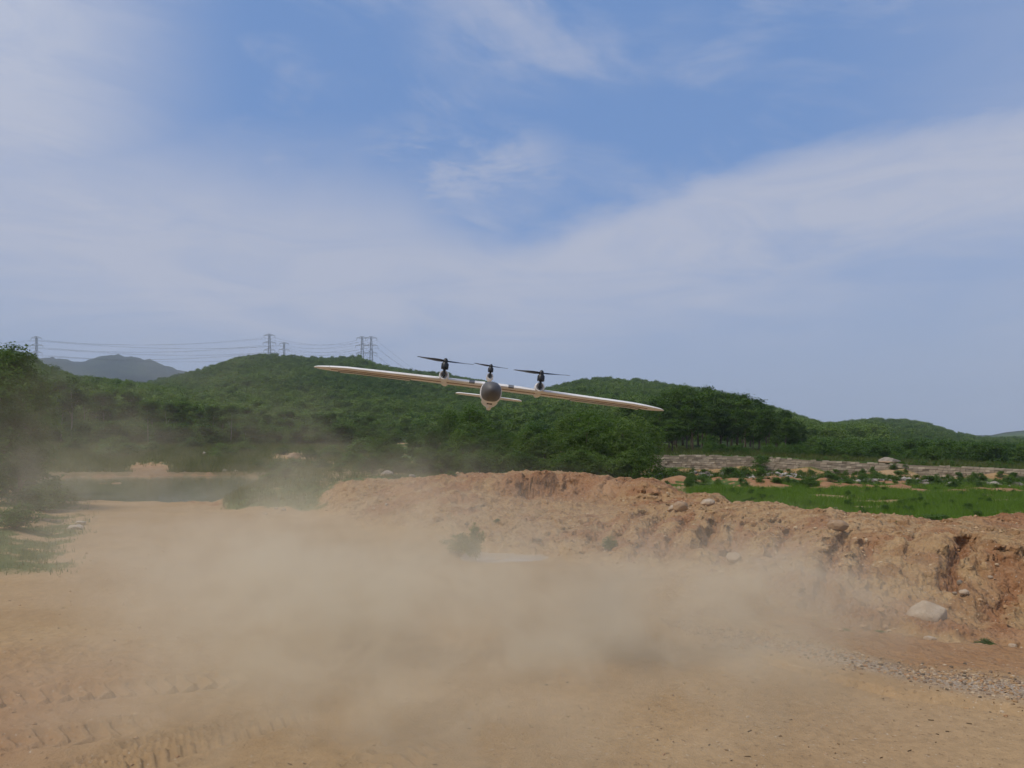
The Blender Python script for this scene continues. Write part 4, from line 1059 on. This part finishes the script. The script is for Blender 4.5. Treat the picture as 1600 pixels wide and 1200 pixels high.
# ------------------------------------------------------------------ drone
def drone():
    white, gw, bw = bsdf_mat('white_foam', (.80,.79,.77), .55, spec=.4)
    nz = gw.noise(gw.new('ShaderNodeTexCoord').outputs['Object'], 5, 4); gw.set(bw.inputs['Base Color'], gw.mixc(gw.rng(nz, .42, .75, .1, .6), c4(.76,.745,.72), c4(.58,.50,.41)))
    nose, _, _ = bsdf_mat('dark_grey_plastic', (.095,.090,.086), .55, spec=.5)
    black, _, _ = bsdf_mat('black_motor', (.012,.012,.013), .4, spec=.5)
    carbon, _, _ = bsdf_mat('carbon_blade', (.010,.010,.011), .3, spec=.5)
    grey, _, _ = bsdf_mat('grey_tape', (.15,.155,.165), .7); strip_m, _, _ = bsdf_mat('brown_spar_tape', (.22,.10,.045), .7); slot, _, _ = bsdf_mat('dark_slot', (.03,.025,.02), .8)
    Y0 = 4.85
    e = empty('fixed_wing_drone', (PX(768, Y0), Y0, PZ(609, Y0)), 'white fixed wing drone with dark nose and three upright rotors hovering above the dust', 'drone', None, (R(-4.0), R(6.9), R(2.8)))
    def ring(y, rx, rz, zc=0.0, n=32, p=2.5, keel=0.0):
        out = []
        for k in range(n):
            a = 2*math.pi*k/n; c, s = math.cos(a), math.sin(a)
            x = rx*abs(c)**(2/p)*(1 if c >= 0 else -1); z = rz*abs(s)**(2/p)*(1 if s >= 0 else -1)
            out.append((x, y, zc + z))
        return out
    MB().loft([ring(.095,.065,.064), ring(.11,.069,.068), ring(.16,.072,.070,.001), ring(.30,.071,.062,.012), ring(.45,.062,.056,.024), ring(.62,.054,.052,.026), ring(.82,.042,.042,.032), ring(1.02,.028,.030,.048), ring(1.16,.018,.020,.058), ring(1.19,.006,.008,.06)]).build('fuselage', white, e)
    MB().loft([ring(-.045,.004,.004,-.004,p=2), ring(-.041,.015,.015,-.003,p=2), ring(-.028,.032,.032,-.002,p=2.1), ring(-.005,.047,.047,p=2.3), ring(.03,.057,.0565,p=2.5), ring(.07,.063,.0625,p=2.6), ring(.0955,.0655,.0645,p=2.6)]).build('nose_cone', nose, e)
    # ventral keel
    prof = [(-.030,.058),(-.046,.045),(-.054,.029),(-.062,.020),(-.072,.017),(-.080,.014)]
    rings = []
    for z, w in prof:
        t = (z+.03)/-.052; y0 = .24+.10*t; y1 = .62-.14*t; c = (y0+y1)/2; hl = (y1-y0)/2
        rings.append([(w*math.cos(a), c + hl*math.sin(a), z) for a in [2*math.pi*k/20 for k in range(20)]][::-1])
    MB().loft(rings).build('ventral_keel', white, e)
    MB().box((0, .20, -.0665), (.036, .05, .005)).build('belly_slot', slot, e)
    # wings
    def foil(x, yl, ch, z, tk):
        up = [(0,0),(.02,.42),(.07,.72),(.18,.96),(.32,1.0),(.5,.85),(.7,.55),(.88,.22),(1,.02)]
        lo = [(.88,-.10),(.7,-.20),(.5,-.30),(.32,-.38),(.18,-.40),(.07,-.34),(.02,-.22)]
        return [(x, yl + a*ch, z + b*tk*ch*.62) for a, b in up + lo]
    def yl(t): return .30 + .02*t + .05*max(0, t-.75)**2*16*.9
    def chd(t): return .27 - .09*t - (.11*max(0, (t-.86)/.14)**2.2)
    def zz(t): return .078 - .010*t - .012*max(0, t-.8)*3
    x0, x1 = .045, 1.225
    for s in (-1, 1):
        st = [0,.12,.25,.4,.55,.7,.8,.86,.90]
        rg = [foil(s*(x0+(x1-x0)*t), yl(t), chd(t), zz(t), .135) for t in st]
        if s > 0: rg = [r[::-1] for r in rg]
        w = MB().loft(rg).build('wing', white, e)
        st = [.902,.925,.95,.97,.985,.996,1.0]
        rg = [foil(s*(x0+(x1-x0)*t), yl(t)+.03*max(0,(t-.97)/.03)**2, chd(t)*(1-.55*max(0,(t-.97)/.03)**2), zz(t), .13) for t in st]
        if s > 0: rg = [r[::-1] for r in rg]
        MB().loft(rg).build('wing_tip', white, e)
        # brown tape line under the wing and the aileron behind it
        def under(t, a, off): c = chd(t); return (s*(x0+(x1-x0)*t), yl(t)+a*c, zz(t) - .135*c*.62*np.interp(a, [0,.07,.18,.32,.5,.7,.88,1], [0,.34,.40,.38,.30,.20,.10,-.02]) - off)
        def sheet(name, a0, a1, t0, t1, mat, off, th_=.0025):
            m = MB(); rr = []
            for t in np.linspace(t0, t1, 14): rr.append([under(t, a0, off), under(t, a1, off), tuple(np.array(under(t, a1, off))-np.array((0,0,th_))), tuple(np.array(under(t, a0, off))-np.array((0,0,th_)))])
            if s > 0: rr = [q[::-1] for q in rr]
            return m.loft(rr).build(name, mat, e, False)
        sheet('spar_tape', .30, .37, .02, .90, strip_m, .0005)
        sheet('aileron', .76, .985, .45, .86, white, .0035, .004)
        sheet('aileron_gap', .735, .75, .44, .87, slot, .0012)
        t = .035; f0 = foil(s*(x0+(x1-x0)*t), yl(t)-.002, chd(t)*.30, zz(t), .135)
        # root tape: sleeve over the leading edge
        rr = []
        for t in (.060, .092):
            c = chd(t); pts_ = [(.10,.84),(.07,.74),(.02,.45),(-.008,0),(.012,-.18),(.025,-.26)]
            outr = [(s*(x0+(x1-x0)*t), yl(t)+a*c, zz(t)+b*.135*c*.62*1.06) for a, b in pts_]; inn = [(p[0], p[1]+.006, p[2]*.97+.0015) for p in outr[::-1]]
            rr.append(outr+inn)
        if s < 0: rr = rr[::-1]
        MB().loft(rr).build('root_tape', grey, e)
    # tail
    for s in (-1, 1):
        rg = [foil(s*(.015+.245*t), .99+.02*t+.03*max(0,(t-.9)/.1)**2, (.135-.035*t)*(1-.5*max(0,(t-.9)/.1)**2), .088, .12) for t in (0,.3,.6,.8,.9,.96,1.0)]
        if s > 0: rg = [r[::-1] for r in rg]
        MB().loft(rg).build('tailplane', white, e)
    fin = []
    for z, y0, c in ((.05,.93,.20),(.12,.95,.175),(.16,.975,.15),(.21,.99,.13),(.23,1.0,.10)):
        fin.append([(math.sin(a)*.0095*(1 if c > .11 else .6) , y0 + c*(.5-.5*math.cos(a)), z) for a in [2*math.pi*k/16 for k in range(16)]])
    MB().loft(fin).build('tail_fin', white, e)
    # rotors
    def rotor(x, y, z, r, spin, mr, pod):
        # pod: white open ring nacelle lying along the fuselage axis
        k = pod/.036
        ringp = [[(x + rr*math.cos(a), y + yy, z + rr*math.sin(a)) for a in [2*math.pi*q/24 for q in range(24)]] for yy, rr in ((.012,.023*k),(-.004,.024*k),(-.006,.031*k),(.004,.035*k),(.03,.037*k),(.09,.036*k),(.17,.030*k),(.25,.016*k),(.28,.004*k))]
        pd = MB().loft(ringp, cap0=False).build('motor_pod', white, e)
        MB().loft([[(x + rr*math.cos(a), y + yy, z + rr*math.sin(a)) for a in [2*math.pi*q/20 for q in range(20)]] for yy, rr in ((.012,.0235*k),(.016,.0235*k))]).build('pod_recess', white, pd)
        MB().box((x, y-.004, z+.004*k), (.012*k, .028, .046*k)).tube([(x, y-.008, z), (x, y-.008, z+.046*k)], .0095*k, 8).tube([(x-.012*k, y-.01, z), (x+.012*k, y-.01, z)], .011*k, 10).build('tilt_arm', black, e)
        zb = z + .040*k; ym = y - .008; n = 20
        def rg(zq, rq): return [(x + rq*math.cos(a), ym + rq*math.sin(a), zq) for a in [2*math.pi*q/n for q in range(n)]]
        mh = mr*1.75
        mot = MB().loft([rg(zb, mr*.80), rg(zb+.002, mr*.98), rg(zb+mh*.18, mr*1.02), rg(zb+mh*.20, mr*.86), rg(zb+mh*.26, mr*.86), rg(zb+mh*.28, mr), rg(zb+mh*.8, mr*.98), rg(zb+mh*.97, mr*.80), rg(zb+mh, mr*.45)]).build('motor', black, e)
        zh = zb + mh*1.02
        prop = MB().loft([rg(zh, mr*.62), rg(zh+.012*k, mr*.66), rg(zh+.022*k, mr*.58), rg(zh+.030*k, mr*.38), rg(zh+.034*k, mr*.12)]).build('spinner', black, e)
        for q in (0, 1):
            a0 = spin + q*math.pi; ca, sa = math.cos(a0), math.sin(a0); rr = []
            for t in np.linspace(0.05, 1, 14):
                c = r*(.07 + .125*math.sin(min(1, t*2.2)*math.pi/2)*(1-t)**.55) if t < 1 else r*.02
                tw = R(34*(1-t)**1.3+7); L = r*t; row = []
                for m in range(8):
                    b = 2*math.pi*m/8; cx_ = c*.5*math.cos(b); cz_ = max(.0016, c*.05)*math.sin(b)
                    py = cx_*math.cos(tw) - cz_*math.sin(tw); pz = cx_*math.sin(tw) + cz_*math.cos(tw)
                    row.append((x + L*ca - py*sa, ym + L*sa + py*ca, zh + .012*k + pz + .02*r*t*t))
                rr.append(row)
            MB().loft(rr).build('propeller_blade', carbon, e)
    xm = .328
    rotor(-xm, .27, .098, .192, R(6), .0255, .034)
    rotor(xm, .27, .098, .192, R(-8), .0255, .034)
    rotor(-.012, .955, .238, .135, R(12), .0215, .027)
    # pods continue as fairings below the wing
    for s in (-1, 1):
        MB().loft([[(s*xm + rx*math.cos(a), .34+yy, .080 + dz_ + rz_*math.sin(a)) for a in [2*math.pi*q/20 for q in range(20)]] for yy, rx, rz_, dz_ in ((0,.004,.004,.0),(.02,.02,.02,0),(.07,.028,.028,-.002),(.14,.028,.026,-.002),(.22,.018,.018,0),(.26,.004,.004,.002))]).build('pod_fairing', white, e)
drone()

# ------------------------------------------------------------------ dust raised by the rotors
def dust():
    m = bpy.data.materials.new('airborne_dust'); m.use_nodes = True; g = NT(m.node_tree); g.n.clear()
    P = g.new('ShaderNodeNewGeometry').outputs['Position']
    blobs = [  # centre, radii, density
        ((-2.1, 8.2, .0), (2.7, 2.4, .92), .46),
        ((.3, 7.1, .0), (2.4, 1.8, .60), .52),
        ((2.5, 6.9, .25), (1.0, 1.1, .50), .50),
        ((-.7, 5.7, .0), (2.1, 1.5, .90), .75),
        ((-.9, 4.1, .0), (1.9, .9, .68), .78),
        ((.9, 5.5, .0), (1.2, 1.1, .58), 1.0),
        ((-4.2, 9.5, 1.5), (3.0, 3.0, 1.35), .062),
        ((-7.6, 12.5, .7), (3.2, 3.6, 1.3), .052),
        ((-1.8, 9.5, 1.0), (1.7, 2.5, .75), .06),
    ]
    tot = None
    for c, r, d in blobs:
        q = g.vmath('DIVIDE', g.vmath('SUBTRACT', P, c), r); l2 = g.vmath('DOT_PRODUCT', q, q)
        t = g.math('MULTIPLY', g.math('EXPONENT', g.math('MULTIPLY', l2, -1.3)), d)
        tot = t if tot is None else g.math('ADD', tot, t)
    n = g.noise(g.vmath('MULTIPLY', P, (1, .8, 1.5)), .6, 4, .5, .4)
    nb = g.noise(g.vmath('MULTIPLY', P, (1, .75, 1.3)), 1.9, 5, .6, .9)
    tot = g.math('MULTIPLY', tot, g.math('MULTIPLY', g.rng(n, .34, .66, .25, 1.6), g.rng(nb, .34, .66, .30, 1.65)))
    tot = g.math('SUBTRACT', tot, .012); tot = g.math('MAXIMUM', tot, 0)
    vol = g.new('ShaderNodeVolumePrincipled'); vol.inputs['Color'].default_value = c4(.925, .83, .64); vol.inputs['Anisotropy'].default_value = .15
    g.set(vol.inputs['Density'], tot)
    g.new('ShaderNodeOutputMaterial', i_Volume=vol)
    m.cycles.volume_step_rate = .5 if hasattr(m.cycles, 'volume_step_rate') else 1
    o = MB().box((-4.3, 9.6, 1.6), (18.5, 16.8, 4.6)).build('dust_cloud', m, None, False)
    tag(o, 'tan dust cloud blown up from the road below the drone', None, None, 'stuff')
dust()

# ------------------------------------------------------------------ summer haze in the air
def haze():
    m = bpy.data.materials.new('summer_haze'); m.use_nodes = True; g = NT(m.node_tree); g.n.clear()
    vol = g.new('ShaderNodeVolumePrincipled'); vol.inputs['Color'].default_value = c4(.74, .83, .96); vol.inputs['Density'].default_value = .00030
    g.new('ShaderNodeOutputMaterial', i_Volume=vol)
    o = MB().box((0, 0, 95), (7600, 7600, 270)).build('haze', m, None, False)
    tag(o, 'thin pale haze in the air over the whole valley', None, None, 'stuff')
haze()
